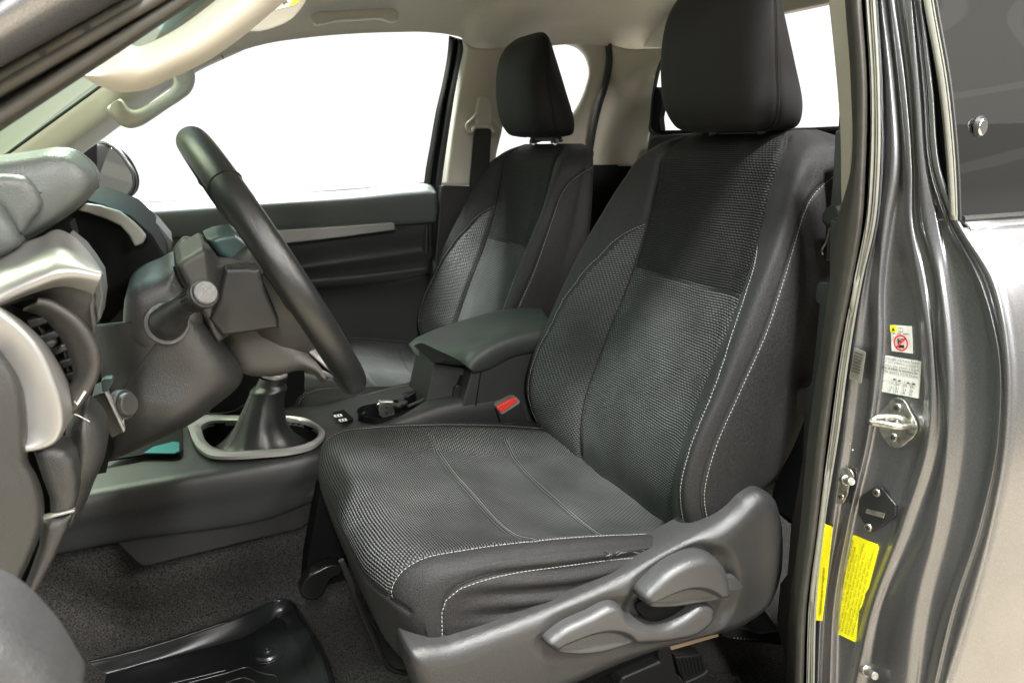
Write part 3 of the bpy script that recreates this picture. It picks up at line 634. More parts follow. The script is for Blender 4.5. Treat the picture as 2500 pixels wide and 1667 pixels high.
slab('quarter_trim_low', qs([(1255, 350), (1285, 318), (1349, 350), (1350, 470), (1255, 470)], Y=2.10), (0, .02, 0), 'cream', cab, .004)
# rear corner trim with a soft fold
c0 = [(1392, 98), (1396, 131), (1391, 188), (1375, 240), (1361, 292), (1351, 345), (1346, 382)]
c1 = [(1440, 112), (1440, 140), (1430, 190), (1415, 240), (1402, 292), (1392, 345), (1384, 382)]
c2 = [(1500, 112), (1495, 140), (1480, 190), (1470, 240), (1460, 292), (1452, 345), (1446, 382)]
c3 = [(1538, 112), (1518, 151), (1507, 200), (1500, 240), (1495, 279), (1492, 302), (1480, 382)]
strip('corner_trim', [qs(c0, Y=2.07), qs(c1, X=1.305), qs(c2, X=1.36), qs(c3, X=1.385)], 'cream', cab, nu=40, nv=26, thick=.004, sharp=0)
slab('side_lower_trim', [(.80, 2.10, -.055), (1.42, 2.10, -.055), (1.42, 2.10, -.9), (.80, 2.10, -.9)], (0, .03, 0), 'vdark', cab, .004)
# rear bulkhead and window
slab('bulkhead', [(1.40, 2.12, .052), (1.40, .66, .040), (1.40, .66, -.95), (1.40, 2.12, -.95)], (.04, 0, 0), 'vdark', cab, .004)
hd = [q(1537, 112, X=1.39), q(1620, 60, X=1.39), q(1800, 29, X=1.39), q(1906, 6, X=1.39), np.array([1.39, .66, .33]), np.array([1.39, .66, .46]), np.array([1.39, 2.1, .46]), np.array([1.39, 2.14, .31])]
slab('rear_header', hd, (.03, 0, 0), 'liner', cab, .004)
slab('rear_window_post', [q(1906, 0, X=1.385), q(1960, 0, X=1.385), q(1965, 300, X=1.385), q(1924, 300, X=1.385), q(1928, 240, X=1.385)], (.03, 0, 0), 'vdark', cab, .003)
mb = MB(); mb.tube(crom(qs([(1540, 108), (1516, 151), (1504, 202), (1496, 279), (1494, 300), (1506, 309), (1600, 311)], X=1.375), 40), .006, 8); mb.tube(qs([(1600, 311), (1930, 296)], X=1.375), .006, 8); mb.obj('rear_window_seal', 'rubber', cab)
slab('rear_window_latch', crom(qs([(1508, 200), (1516, 215), (1520, 240), (1514, 270), (1516, 302), (1498, 300), (1496, 260)], X=1.37), 30, closed=True)[:-1], (.02, 0, 0), 'vdark', cab, .002)
plane_obj('rear_window', [(1.40, 2.10, .05), (1.40, .70, .04), (1.40, .70, .40), (1.40, 2.10, .32)], 'glass', None, cab)
plane_obj('quarter_window', qs([(1130, 420), (1150, 100), (1390, 90), (1360, 420)], Y=2.16), 'glass', None, cab)
# jump seat top behind the driver
slab('jump_seat', crom(qs([(1486, 345), (1492, 318), (1520, 311), (1600, 316), (1640, 345), (1600, 420), (1486, 420)], X=1.30), 40, closed=True)[:-1], (.08, 0, 0), 'head', cab, .01)
# near A pillar: sill of paint, grooves and black weatherstrip
pl = [(-260, -60, 'paint'), (-60, 110, 'paint')]
def dl(ya, xb, Y, ext=.35):
    a = q(0, ya, Y=Y); b = q(xb, 0, Y=Y); d = b - a; return [a - d * ext, a, b, b + d * ext]
strip('pillar_outer', [dl(-140, -215, .50), dl(-60, -95, .52), dl(40, 62, .515), dl(115, 190, .53), dl(134, 236, .55), dl(138, 246, .56)], 'paint', cab, nu=8, nv=60, thick=.004, sharp=0)
strip('weatherstrip', [dl(138, 246, .562), dl(148, 270, .59), dl(160, 292, .575), dl(178, 318, .558), dl(192, 340, .572), dl(204, 356, .556), dl(216, 372, .58), dl(232, 388, .592), dl(252, 405, .575), dl(268, 418, .562), dl(282, 431, .575), dl(288, 437, .60)], 'seal', cab, nu=8, nv=110, thick=.003, sharp=0)
mb = MB(); mb.tube(dl(154, 282, .578), .0035, 8); mb.obj('seal_lip', 'rubber', cab)
mb = MB(); mb.tube(dl(232, 388, .584), .0070, 8); mb.obj('seal_lip', 'rubber', cab)
for k, t_ in enumerate((.30, .62)):
    a, b = dl(178, 318, .556)[1:3]; p = a * (1 - t_) + b * t_; mb = MB(); mb.disc(p, (0, -1, 0), .0022, .0012, 10); mb.obj('clip', 'dark', cab)
# ------------------------------------------------------------------ grab handles
def handle(name, outline, Y, th, m, lab, bv=.008, n=110, caps=()):
    o = pillow(name, outline, Y + bv * 1.4, m, None, depth=bv * 1.4, r=bv * 1.5, res=.0018, back=th * .5); tag(o, lab, 'grab handle', 'cream grab handles')
    for c in caps: slab('screw_cap', crom(qs(c, Y=Y - .0006), 24, closed=True)[:-1], (0, .006, 0), m, o, .0006)
    return o
gU = [(186, 172), (235, 148), (287, 99), (318, 108), (369, 87), (426, 54), (497, 0), (570, -60)]; gL = [(188, 176), (226, 197), (275, 212), (335, 205), (405, 175), (480, 138), (560, 82), (672, -12)]
def gmix(t, Y): return idxc([q(a[0] * (1 - t) + b[0] * t, a[1] * (1 - t) + b[1] * t, Y=Y) for a, b in zip(gU, gL)], 70)
gr_ = [gmix(0, .765), gmix(.03, .745), gmix(.12, .728), gmix(.30, .715), gmix(.55, .712), gmix(.80, .722), gmix(.94, .742), gmix(1, .765), gmix(.9, .785), gmix(.1, .785), gmix(0, .765)]
go_ = strip('grab_handle', gr_, 'cream', None, nu=110, nv=90, thick=0, sharp=0); tag(go_, 'big cream grab handle across the windscreen pillar nearest the viewer', 'grab handle', 'cream grab handles')
handle('grab_handle', [(246, 248), (262, 236), (278, 228), (286, 236), (294, 247), (306, 253), (318, 251), (340, 240), (370, 222), (392, 204), (399, 192), (398, 176), (404, 160), (420, 150), (440, 150), (447, 166), (446, 196), (438, 212), (416, 230), (385, 250), (350, 274), (322, 290), (298, 295), (280, 290), (262, 275)], 1.97, .035, 'cream', 'smaller cream grab handle on the far windscreen pillar above the door mirror', .010,
       caps=([(252, 247), (276, 231), (284, 246), (299, 270), (280, 275), (262, 264)], [(404, 166), (428, 155), (432, 170), (424, 192), (412, 190), (403, 176)]))
fh = handle('grab_handle', [(717, 38), (728, 28), (760, 26), (830, 22), (890, 20), (908, 22), (915, 34), (912, 48), (895, 51), (885, 47), (820, 47), (770, 50), (740, 57), (726, 58), (718, 50)], 1.93, .03, 'cream', 'folded cream roof grab handle above the far side window', .006)
# ------------------------------------------------------------------ sun visor
vis = slab('sun_visor', crom(qs([(520, 84), (564, 77), (601, 76), (630, 68), (655, 58), (676, 44), (690, 28), (705, 5), (720, -30), (560, -60), (500, 20)], Y=1.02), 70, closed=True)[:-1], (0, .012, .006), 'cream', None, .005); tag(vis, 'cream sun visor with a warning label, behind the biggest grab handle', 'sun visor')
vl = slab('warning_label', qs([(612, 28), (634, -6), (702, -8), (674, 14)], Y=1.0185), (0, .0006, 0), 'white', vis, 0)
slab('yellow_patch', qs([(664, 16), (680, -6), (700, -7), (674, 13)], Y=1.0178), (0, .0003, 0), 'yellow', vl, 0)
for k in range(4): mb = MB(); mb.tube(qs([(628 + 8 * k, 8 + 3 * (k % 2)), (634 + 8 * k, 3), (636 + 8 * k, 14 - 2 * k)], Y=1.0178), .0008, 5); mb.obj('label_mark', 'inkgrey', vl)
slab('shade_slab', [(-.40, .50, .36), (.20, .50, .36), (.20, .84, .38), (-.40, .84, .36)], (0, 0, .03), 'paint', cab, .005)  # added slab out of view, keeps the key lamp off the near handle
# ------------------------------------------------------------------ far front door
door = empty('passenger_door', (.3, 2.1, -.8), 'closed far front door with grey belt pad, silver strip and dark armrest', 'car door')
def row(pts, Y): return qs(pts, Y=Y)
belt_t = [(180, 462), (290, 469), (450, 462), (600, 452), (800, 439), (960, 425), (992, 424), (1001, 432)]
belt_m = [(180, 500), (300, 500), (450, 492), (600, 480), (800, 468), (960, 455), (994, 452), (1002, 450)]
belt_b = [(180, 556), (386, 540), (470, 536), (600, 530), (800, 518), (960, 506), (997, 503), (1003, 502)]
strip('belt_pad', [row(belt_t, 2.155), row([(x, y + 3) for x, y in belt_t], 2.125), row([(x, y + 12) for x, y in belt_t], 2.10), row(belt_m, 2.085), row(belt_b, 2.10), row([(x, y + 4) for x, y in belt_b], 2.125)], 'softgrey', door, nu=90, nv=50, thick=.004, sharp=0)
r1 = [(180, 560), (386, 545), (600, 534), (800, 522), (997, 507)]; r2 = [(180, 610), (400, 592), (650, 575), (800, 550), (997, 530)]
r3 = [(180, 660), (400, 640), (650, 622), (800, 600), (997, 572)]; r4 = [(180, 690), (400, 668), (712, 636), (860, 622), (985, 606)]; r5 = [(180, 710), (400, 690), (712, 654), (860, 640), (985, 622)]
r6 = [(180, 760), (400, 740), (712, 700), (860, 690), (985, 660)]; r7 = [(180, 900), (400, 900), (712, 900), (860, 900), (985, 900)]; r8 = [(180, 1100), (400, 1100), (712, 1100), (860, 1100), (985, 1100)]
strip('door_panel', [row(r1, 2.125), row(r2, 2.125), row(r3, 2.13), row(r4, 2.085), row(r5, 2.075), row(r6, 2.12), row(r7, 2.13), row(r8, 2.13)], 'console', door, nu=60, nv=80, thick=.004, sharp=0)
slab('silver_strip', row([(560, 534), (638, 528), (780, 519), (907, 510), (908, 529), (780, 546), (658, 560), (560, 574)], 2.078), (0, .045, 0), 'silver', door, .004)
slab('pull_recess', crom(row([(915, 508), (985, 502), (984, 512), (940, 518), (928, 528), (916, 530)], 2.118), 40, closed=True)[:-1], (0, .01, 0), 'dark', door, .003)
plane_obj('side_window', qs([(150, 480), (440, 100), (900, 50), (1050, 70), (985, 430)], Y=2.16), 'glass', None, door)
slab('window_ledge', row([(180, 458), (290, 467), (600, 450), (960, 422), (975, 418), (975, 426), (600, 455), (290, 472), (180, 466)], 2.15), (0, .02, 0), 'rubber', door, .001)
# mirror outside
mir = empty('door_mirror', (-.1, 2.35, -.1), 'black door mirror outside the far window beside the steering wheel', 'door mirror')
mo = [(196, 372), (212, 340), (230, 327), (264, 332), (295, 354), (314, 382), (324, 411), (319, 440), (300, 457), (264, 466), (230, 460), (205, 452), (196, 420)]
slab('housing', crom(qs(mo, Y=2.36), 70, closed=True)[:-1], (-.05, .10, 0), 'dark', mir, .012, seg=5)
mb = MB(); mb.tube(crom([q(x, y, Y=2.325 - .60 * (q(x, y, Y=2.335)[0] + .115) + .3 * (q(x, y, Y=2.335)[2] + .06)) for x, y in [(222, 332), (241, 329), (268, 343), (291, 372), (308, 402), (309, 429), (297, 450), (265, 461), (231, 457)]], 60), .006, 8); mb.obj('mirror_rim', 'dark', mir)
mg = [(220, 334), (240, 332), (266, 346), (288, 375), (303, 402), (304, 428), (293, 446), (264, 457), (232, 454), (226, 416), (222, 380)]
mn_ = np.array([.75, 1., -.35]); mc_ = mn_ @ np.array([-.115, 2.325, -.06])
slab('mirror_glass', [q(x, y, Y=1.) * (mc_ / (mn_ @ q(x, y, Y=1.))) for x, y in mg], (0, .004, 0), 'mirror', mir, .0008)
slab('sail_panel', qs([(150, 400), (181, 357), (222, 330), (224, 455), (199, 462), (170, 462)], Y=2.20), (0, .02, 0), 'vdark', mir, .002)
# ------------------------------------------------------------------ far seat belt
sb = empty('seat_belt', (.9, 2.05, 0), 'black belt webbing hanging from a cream guide on the far door pillar', 'seat belt')
sb_h = [(1097, 292), (1098, 240), (1104, 222), (1118, 222), (1128, 236), (1130, 280), (1134, 296), (1132, 300), (1098, 300)]
slab('guide_cover', crom(qs(sb_h, Y=2.028), 50, closed=True)[:-1], (0, .03, 0), 'cream', sb, .007, seg=4)
ring_ = [(1074, 290), (1082, 280), (1090, 270), (1097, 275), (1098, 262 + 20), (1115, 278), (1128, 280), (1136, 268), (1140, 280), (1142, 292), (1134, 302), (1124, 292), (1090, 292), (1084, 302), (1074, 300)]
mb = MB(); mb.tube(crom(qs([(1096, 262), (1084, 276), (1073, 287), (1074, 298), (1083, 303), (1089, 294), (1110, 291), (1128, 294), (1134, 303), (1142, 298), (1141, 287), (1130, 277)], Y=2.015), 60), .0055, 10); mb.obj('belt_guide', 'cream', sb)
slab('webbing', [*qs([(1090, 296), (1129, 296)], Y=2.014), *qs([(1122, 430), (1078, 430)], Y=2.03)], (0, .002, 0), 'belt', sb, 0)
slab('belt_anchor', crom(qs([(1067, 412), (1073, 410), (1076, 422), (1068, 426)], Y=2.05), 16, closed=True)[:-1], (0, .01, 0), 'cream', sb, .002)
# ------------------------------------------------------------------ dashboard
dash = empty('dashboard', (-.1, 1.1, -.2), 'grained grey dashboard end with silver trim, round air vent and deep instrument hood', 'dashboard')
def piece(name, pts, Y, th, m, par, bv=.003, n=0, seg=3):
    P = qs(pts, Y=Y)
    if n: P = crom(P, n + 1, closed=True)[:-1]
    return slab(name, P, (0, th, 0), m, par, bv, seg=seg, sharp=60 if seg > 3 else 35)
# hood: lofted across the car, shoulder rounded towards the viewer
hood = [(-120, 372), (0, 356), (60, 348), (120, 340), (156, 344), (192, 366), (214, 392), (221, 414), (215, 434), (197, 460), (160, 492), (118, 522), (60, 556), (0, 585), (-120, 640)]
H0 = qs(hood, Y=.80); cen = np.mean(H0, 0)
def shr_(P, k, dy): return [cen + (p - cen) * k + np.array([0, dy, 0]) for p in P]
H0 = list(crom(H0, 90))
rr = [shr_(H0, .003, -.012), shr_(H0, .10, -.012), shr_(H0, .5, -.010), shr_(H0, .80, -.004), shr_(H0, .93, .008), shr_(H0, .985, .025), shr_(H0, 1.0, .05), [p + np.array([-.022, .20, -.010]) for p in H0], [p + np.array([-.060, .48, -.022]) for p in H0]]
strip('instrument_hood', rr, 'softgrey', dash, nu=110, nv=60, thick=.004, sharp=0)
pillow('end_facet', [(-60, 402), (0, 400), (40, 402), (58, 406), (78, 424), (92, 448), (97, 468), (90, 488), (74, 506), (46, 538), (30, 520), (0, 480), (-60, 440)], .785, 'softgrey', dash, depth=.008, r=.010, res=.0015, n=90)
pillow('end_cap', [(-60, 430), (0, 462), (22, 496), (40, 525), (48, 556), (0, 592), (-60, 625)], .780, 'softgrey', dash, depth=.014, r=.016, res=.0015, n=90)
# black binnacle behind the hood
piece('instrument_binnacle', [(100, 520), (190, 455), (240, 470), (300, 495), (350, 540), (385, 600), (380, 640), (300, 690), (235, 760), (215, 700), (120, 640)], 1.10, .35, 'vdark', dash, .004)
piece('inner_cowl', [(150, 540), (187, 570), (211, 601), (232, 634), (238, 680), (232, 730), (222, 745), (214, 690), (190, 620)], .80, .06, 'softgrey', dash, .008, seg=4)
piece('dash_core', [(-60, 560), (0, 556), (60, 540), (118, 515), (160, 510), (170, 545), (130, 580), (60, 610), (-60, 660)], .86, .05, 'vdark', dash, 0)
piece('dash_core', [(150, 880), (232, 870), (262, 1000), (244, 1085), (160, 1100), (140, 980)], .98, .05, 'vdark', dash, 0)
# silver sweep over the vent
st = [(-40, 612), (0, 594), (48, 567), (101, 548), (134, 534), (156, 543), (187, 570), (211, 601), (232, 634)]
sm = [(-40, 660), (0, 640), (48, 618), (100, 598), (140, 588), (165, 593), (190, 606), (212, 620), (232, 635)]
sm2 = [(-40, 704), (0, 685), (48, 662), (96, 642), (125, 631), (149, 627), (180, 627), (210, 632), (232, 636)]
su = [(-40, 714), (0, 695), (50, 674), (84, 663), (120, 653), (145, 651), (175, 656), (200, 664), (217, 672)]
strip('silver_trim', [row(st, .80), row(sm, .735), row(sm2, .715), row(su, .735)], 'silver', dash, nu=70, nv=40, thick=.003, sharp=50)
# funnel round the vent
f0 = su; f1 = [(-40, 722), (0, 705), (50, 690), (90, 685), (125, 690), (150, 702), (180, 725), (205, 760), (220, 800)]
strip('vent_housing', [row([(-40, 712), (0, 693), (50, 672), (84, 661), (120, 651), (145, 649), (175, 654), (200, 662), (217, 671), (218, 707), (222, 745)], .745), row([(-40, 724), (0, 700), (50, 682), (84, 680), (120, 690), (145, 703), (168, 720), (185, 742), (205, 767), (216, 785), (221, 799)], .755)], 'taupe', dash, nu=60, nv=12, thick=.004, sharp=0)
ro = [(90, 690), (115, 694), (140, 707), (175, 731), (205, 767), (221, 799), (225, 831), (217, 869), (200, 902), (180, 930), (164, 946)]
ri = [(60, 705), (85, 711), (108, 723), (135, 750), (159, 785), (173, 821), (178, 869), (168, 884), (157, 892), (150, 905), (150, 920)]
rm = [((a[0] + b[0]) / 2, (a[1] + b[1]) / 2) for a, b in zip(ro, ri)]
strip('vent_ring', [row(ro, .76), row([(x * .93 + y2[0] * .07, y * .93 + y2[1] * .07) for (x, y), y2 in zip(ro, ri)], .735), row(rm, .738), row(ri, .755), row([(x - 6, y + 2) for x, y in ri], .80)], 'taupe', dash, nu=80, nv=40, thick=.003, sharp=0)
vent = piece('air_vent', [(-40, 700), (40, 700), (100, 718), (140, 755), (165, 800), (180, 860), (175, 890), (140, 900), (60, 900), (-40, 800)], .80, .05, 'vdark', dash, .002)
for k, (a, b, c_, d_) in enumerate([((60, 735), (118, 722), (124, 738), (72, 756)), ((88, 772), (146, 752), (153, 766), (100, 792)), ((104, 800), (162, 786), (166, 802), (114, 822)), ((118, 834), (170, 820), (174, 838), (128, 856)), ((136, 864), (176, 850), (177, 868), (146, 882))]):
    piece('vent_slat', [a, b, c_, d_], .775 + .002 * k, .014, 'dark' if k != 2 else 'lever', vent, .002)
for a, b in (((118, 728), (160, 862)), ((84, 738), (140, 872))): mb = MB(); mb.tube([q(*a, Y=.788), q((a[0] + b[0]) / 2 + 8, (a[1] + b[1]) / 2 - 10, Y=.786), q(*b, Y=.788)], .0018, 6); mb.obj('vent_slat', 'dark', vent)
piece('vent_knob', [(96, 790), (120, 778), (134, 786), (122, 800), (104, 806)], .765, .012, 'grain2', vent, .003)
# lower silver ring
lr = [(-30, 700), (0, 721), (35, 748), (70, 783), (95, 821), (116, 869), (132, 915), (138, 950), (134, 988), (119, 1012), (90, 1024), (54, 1030)]
lo_ = [(-30, 690), (0, 712), (45, 742), (92, 785), (122, 828), (151, 882), (162, 915), (165, 942), (146, 977), (125, 1010), (92, 1026), (54, 1031)]
li = [(-30, 790), (-10, 806), (0, 815), (10, 828), (22, 845), (34, 866), (41, 883), (47, 905), (50, 929), (53, 960), (54, 990), (53, 1029)]
strip('silver_trim', [row(lo_, .76), row([(a[0] * .5 + b[0] * .5, a[1] * .5 + b[1] * .5) for a, b in zip(lo_, lr)], .715), row(lr, .695), row([(a[0] * .92 + b[0] * .08, a[1] * .92 + b[1] * .08) for a, b in zip(lr, li)], .692), row([(a[0] * .5 + b[0] * .5, a[1] * .5 + b[1] * .5) for a, b in zip(lr, li)], .696), row(li, .702)], 'silver', dash, nu=80, nv=46, thick=.003, sharp=0)
# left end pad and the panels under the ring
e0 = [(-5, 806), (0, 815), (22, 845), (41, 883), (50, 929), (54, 990), (55, 1030), (58, 1062), (76, 1095), (89, 1132), (93, 1172), (87, 1215), (62, 1281), (33, 1343), (7, 1408), (-30, 1490)]
e1 = [(x - 12, y + 2) for x, y in e0]; e2 = [(x - 60, y + 8) for x, y in e0]; e3 = [(x - 260, y + 8) for x, y in e0]
strip('end_panel', [row(e0, .715), row([(x - 3, y) for x, y in e0], .698), row(e1, .686), row(e2, .682), row(e3, .66)], 'grain', dash, nu=80, nv=30, thick=.003, sharp=0)
piece('end_groove', [(50, 1028), (76, 1033), (98, 1099), (113, 1142), (118, 1190), (96, 1200), (94, 1250), (60, 1330), (20, 1430), (0, 1440), (40, 1330), (80, 1200), (80, 1130), (60, 1080)], .735, .02, 'vdark', dash, .001)
pillow('fuse_cover', [(76, 1033), (98, 1020), (125, 1022), (153, 1031), (171, 1055), (180, 1095), (179, 1142), (171, 1173), (116, 1181), (114, 1142), (98, 1099)], .722, 'grain', dash, depth=.008, r=.010, res=.0015, smooth=False)
pillow('lower_cover', [(96, 1193), (170, 1174), (156, 1212), (127, 1277), (87, 1354), (44, 1440), (-10, 1540), (-60, 1560), (22, 1426), (65, 1324), (90, 1252)], .722, 'grain', dash, depth=.008, r=.010, res=.0015, smooth=False)
piece('edge_highlight', [(95, 1188), (171, 1170), (172, 1176), (96, 1195)], .713, .006, 'silver', dash, .001)  # bright horizontal highlight put in as a silver strip
pillow('knee_bolster', [(164, 952), (200, 928), (221, 945), (238, 969), (246, 1004), (244, 1033), (232, 1072), (218, 1102), (204, 1139), (178, 1190), (160, 1215), (150, 1150), (150, 1030)], .775, 'grain', dash, depth=.03, r=.03, res=.002)
mb = MB(); mb.tube(qs([(167, 949), (186, 957), (206, 968)], Y=.756), .0007, 6); mb.obj('edge_highlight', 'silver', dash)
mb = MB(); mb.tube(qs([(170, 920), (176, 928), (196, 898)], Y=.730), .0012, 6); mb.obj('chrome_tick', 'chrome', dash)
# switch block with a dial
sw = piece('switch_block', [(209, 912), (238, 901), (285, 992), (256, 1008)], .86, .05, 'dark', dash, .002)
piece('silver_edge', [(237, 898), (244, 896), (288, 988), (283, 995)], .852, .012, 'silver', sw, .0015)
piece('teal_cap', [(232, 877), (238, 871), (258, 868), (262, 874), (248, 899), (235, 902)], .850, .014, 'tealgrey', sw, .003)
mb = MB(); n_ = np.array([.75, -.62, .15]); c_ = q(272, 930, Y=.875); mb.disc(c_, n_, .0165, .010, 28); mb.disc(c_ + n_ / np.linalg.norm(n_) * .010, n_, .0135, .006, 28, r2=.012); mb.obj('dial', 'grain2', sw, bevel=.0015)
piece('silver_mark', [(279, 968), (284, 962), (285, 972), (281, 980)], .856, .004, 'silver', sw, .0005)
# far silver arc and centre stack seen edge on
piece('silver_arc', [(178, 484), (197, 467), (230, 472), (276, 486), (307, 510), (326, 529), (337, 543), (328, 560), (310, 568), (296, 541), (276, 519), (240, 502), (204, 490)], 1.085, .012, 'lightgrey', dash, .003)
piece('far_dash_top', [(206, 470), (230, 457), (264, 464), (290, 484), (313, 499), (300, 506), (270, 486), (228, 472)], 1.75, .03, 'silver', dash, .002)
piece('centre_stack', [(312, 493), (326, 488), (362, 515), (398, 558), (396, 575), (384, 604), (350, 580), (336, 545), (318, 520)], 1.33, .16, 'grain2', dash, .004)
piece('screen_frame', [(322, 498), (330, 496), (350, 520), (366, 545), (378, 585), (372, 592), (352, 566), (336, 540)], 1.322, .01, 'silver', dash, .001)
piece('stack_screen', crom([(336, 512, 0), (348, 516, 0), (360, 535, 0), (366, 560, 0), (358, 562, 0), (344, 545, 0)], 24, closed=True)[:-1, :2].tolist(), 1.318, .01, 'vdark', dash, .001)
piece('stack_side', [(240, 1062), (330, 1010), (440, 948), (560, 850), (700, 790), (700, 960), (560, 957), (440, 957), (430, 1040), (330, 1040)], 1.56, .02, 'vdark', dash, .002)
mb = MB(); mb.tube(crom(qs([(450, 946), (500, 950), (540, 942), (566, 928), (580, 926)], Y=1.555), 30), .0018, 6); mb.obj('cable', 'dark', dash)
# ------------------------------------------------------------------ steering column with stalks
col = empty('steering_column', (.0, 1.0, -.2), 'grey grained steering column cover with two stalks behind the wheel', 'steering column')
top_ = [(285, 709), (292, 672), (323, 645), (370, 625), (400, 611), (417, 594), (464, 564), (486, 580), (504, 604)]
k0 = [(221, 745), (285, 709), (350, 700), (420, 700), (464, 722)]
L_ = [(221, 745), (232, 790), (236, 850), (240, 930), (246, 1000), (236, 1056)]
R_ = [(464, 722), (488, 760), (515, 795), (535, 822), (551, 850), (551, 852)]
B_ = [(236, 1056), (330, 1018), (427, 967), (487, 930), (530, 885), (551, 852)]
# knee cover: bulging sheet, edges turned back
def bulge_grid(L, R, n, m_, Yf):
    L = crom([(*p, 0) for p in L], n); R = crom([(*p, 0) for p in R], n); G = np.zeros((n, m_, 3))
    for i in range(n):
        for j in range(m_):
            s_ = j / (m_ - 1); p = L[i] * (1 - s_) + R[i] * s_; G[i, j] = q(p[0], p[1], Y=Yf(i / (n - 1), s_))
    return G
LL = [(221, 745), (234, 800), (240, 860), (246, 930), (250, 990), (236, 1056)]
RR = [(464, 722), (500, 775), (535, 825), (551, 852), (480, 935), (300, 1032)]
G = bulge_grid(LL, RR, 60, 60, lambda t, s_: .90 + .05 * (2 * s_ - 1) ** 4 + .10 * max(0, t - .55) ** 2 / .2 + .03 * (1 - s_) * 1.0)
ko = link('knee_cover', grid_mesh(G, 'knee_cover'), 'grain', col, 0); so = ko.modifiers.new('thick', 'SOLIDIFY'); so.thickness = .004
mb = MB(); mb.tube(crom(qs([(372, 772), (340, 815), (300, 868), (283, 892)], Y=.899), 30), .0008, 5); mb.obj('seam', 'seam', ko)
pillow('column_shroud', [(288, 770), (284, 715), (292, 672), (305, 656), (323, 645), (370, 625), (402, 610), (416, 640), (430, 668), (470, 725), (455, 770), (400, 805), (320, 805)], .935, 'grain', col, depth=.024, r=.026, res=.0018, back=.13)
pillow('wheel_side_shroud', [(404, 606), (417, 592), (440, 578), (466, 563), (484, 572), (506, 604), (560, 608), (597, 612), (600, 640), (560, 760), (500, 790), (470, 735), (432, 665), (410, 625)], .930, 'grain2', col, depth=.011, r=.009, res=.0016, back=.14, smooth=False, slope=lambda x, z: .10 * np.clip((x - .03) / .06, 0, 1) * .5)
pillow('hub_side_cover', [(478, 730), (500, 690), (516, 614), (560, 612), (597, 616), (602, 640), (640, 730), (640, 752), (560, 764), (510, 770)], .921, 'dark', col, depth=.005, r=.006, res=.0016, back=.1, smooth=False)
pillow('column_top_pad', [(474, 549), (500, 538), (540, 531), (575, 556), (596, 600), (560, 604), (528, 600), (502, 586)], .99, 'tealgrey', col, depth=.008, r=.008, res=.0016, back=.1, smooth=False)
mb = MB(); mb.tube(qs([(402, 612), (412, 640), (424, 660)], Y=.903), .003, 6); mb.obj('shroud_gap', 'vdark', col)
pillow('lower_shroud', [(468, 720), (500, 780), (535, 832), (556, 856), (600, 864), (645, 860), (690, 850), (716, 856), (742, 878), (752, 866), (735, 835), (712, 812), (684, 786), (645, 750), (600, 700), (560, 640), (500, 650)], 1.01, 'taupe', col, depth=.022, r=.024, res=.002, back=.10)
# light stalk
lsk = empty('light_stalk', (0, 0, 0)); lsk.parent = col; lsk.location = (0.0, -.05, 0)
a0 = q(384, 742, Y=.905); a1 = q(400, 722, Y=.885); a2 = q(428, 698, Y=.855); a3 = q(446, 687, Y=.838); a4 = q(486, 664, Y=.800)
ax = (a4 - a3) / np.linalg.norm(a4 - a3)
mb = MB(); mb.tube(crom([a0 + np.array([-.004, .02, 0]), a0, a1, a2, a3], 24), np.interp(np.linspace(0, 1, 24), [0, .3, .6, 1], [.021, .0195, .0125, .0115]), 24); mb.obj('stem', 'dark', lsk, 60)
mb = MB(); mb.tube(crom([a0 + (a0 - a1) * .15 + 0.0 * ax + np.array([.0, .004, 0]), a0 + (a0 - a1) * .0 + np.array([.0, -.001, 0])], 4), .0245, 28); mb.obj('stalk_collar', 'grain2', lsk, 60, .0015)
mb = MB(); mb.disc(a3 - ax * .004, ax, .0135, .022, 32)
for k in range(20):
    an = 2 * math.pi * k / 20; pa = np.cross(ax, [0, 0, 1.]); pa /= np.linalg.norm(pa); pb = np.cross(ax, pa); o_ = (math.cos(an) * pa + math.sin(an) * pb) * .0136; mb.tube([a3 + o_ - ax * .002, a3 + o_ + ax * .016], .0012, 5)
mb.obj('ribbed_grip', 'rubber', lsk, 40)
mb = MB(); mb.disc(a3 + ax * .018, ax, .0155, .010, 32); mb.obj('end_ring', 'dark', lsk, 40, .002)
mb = MB(); mb.disc(a3 + ax * .0275, ax, .0138, .004, 32, r2=.0125); mb.obj('end_cap', 'lever', lsk, 40, .0015)
# wiper stalk on the far side
wk = pillow('wiper_stalk', [(373, 618), (384, 596), (394, 580), (408, 560), (424, 546), (436, 547), (445, 560), (440, 572), (418, 586), (406, 600), (396, 612)], 1.16, 'grain2', col, depth=.012, r=.012, res=.0015, back=.02)
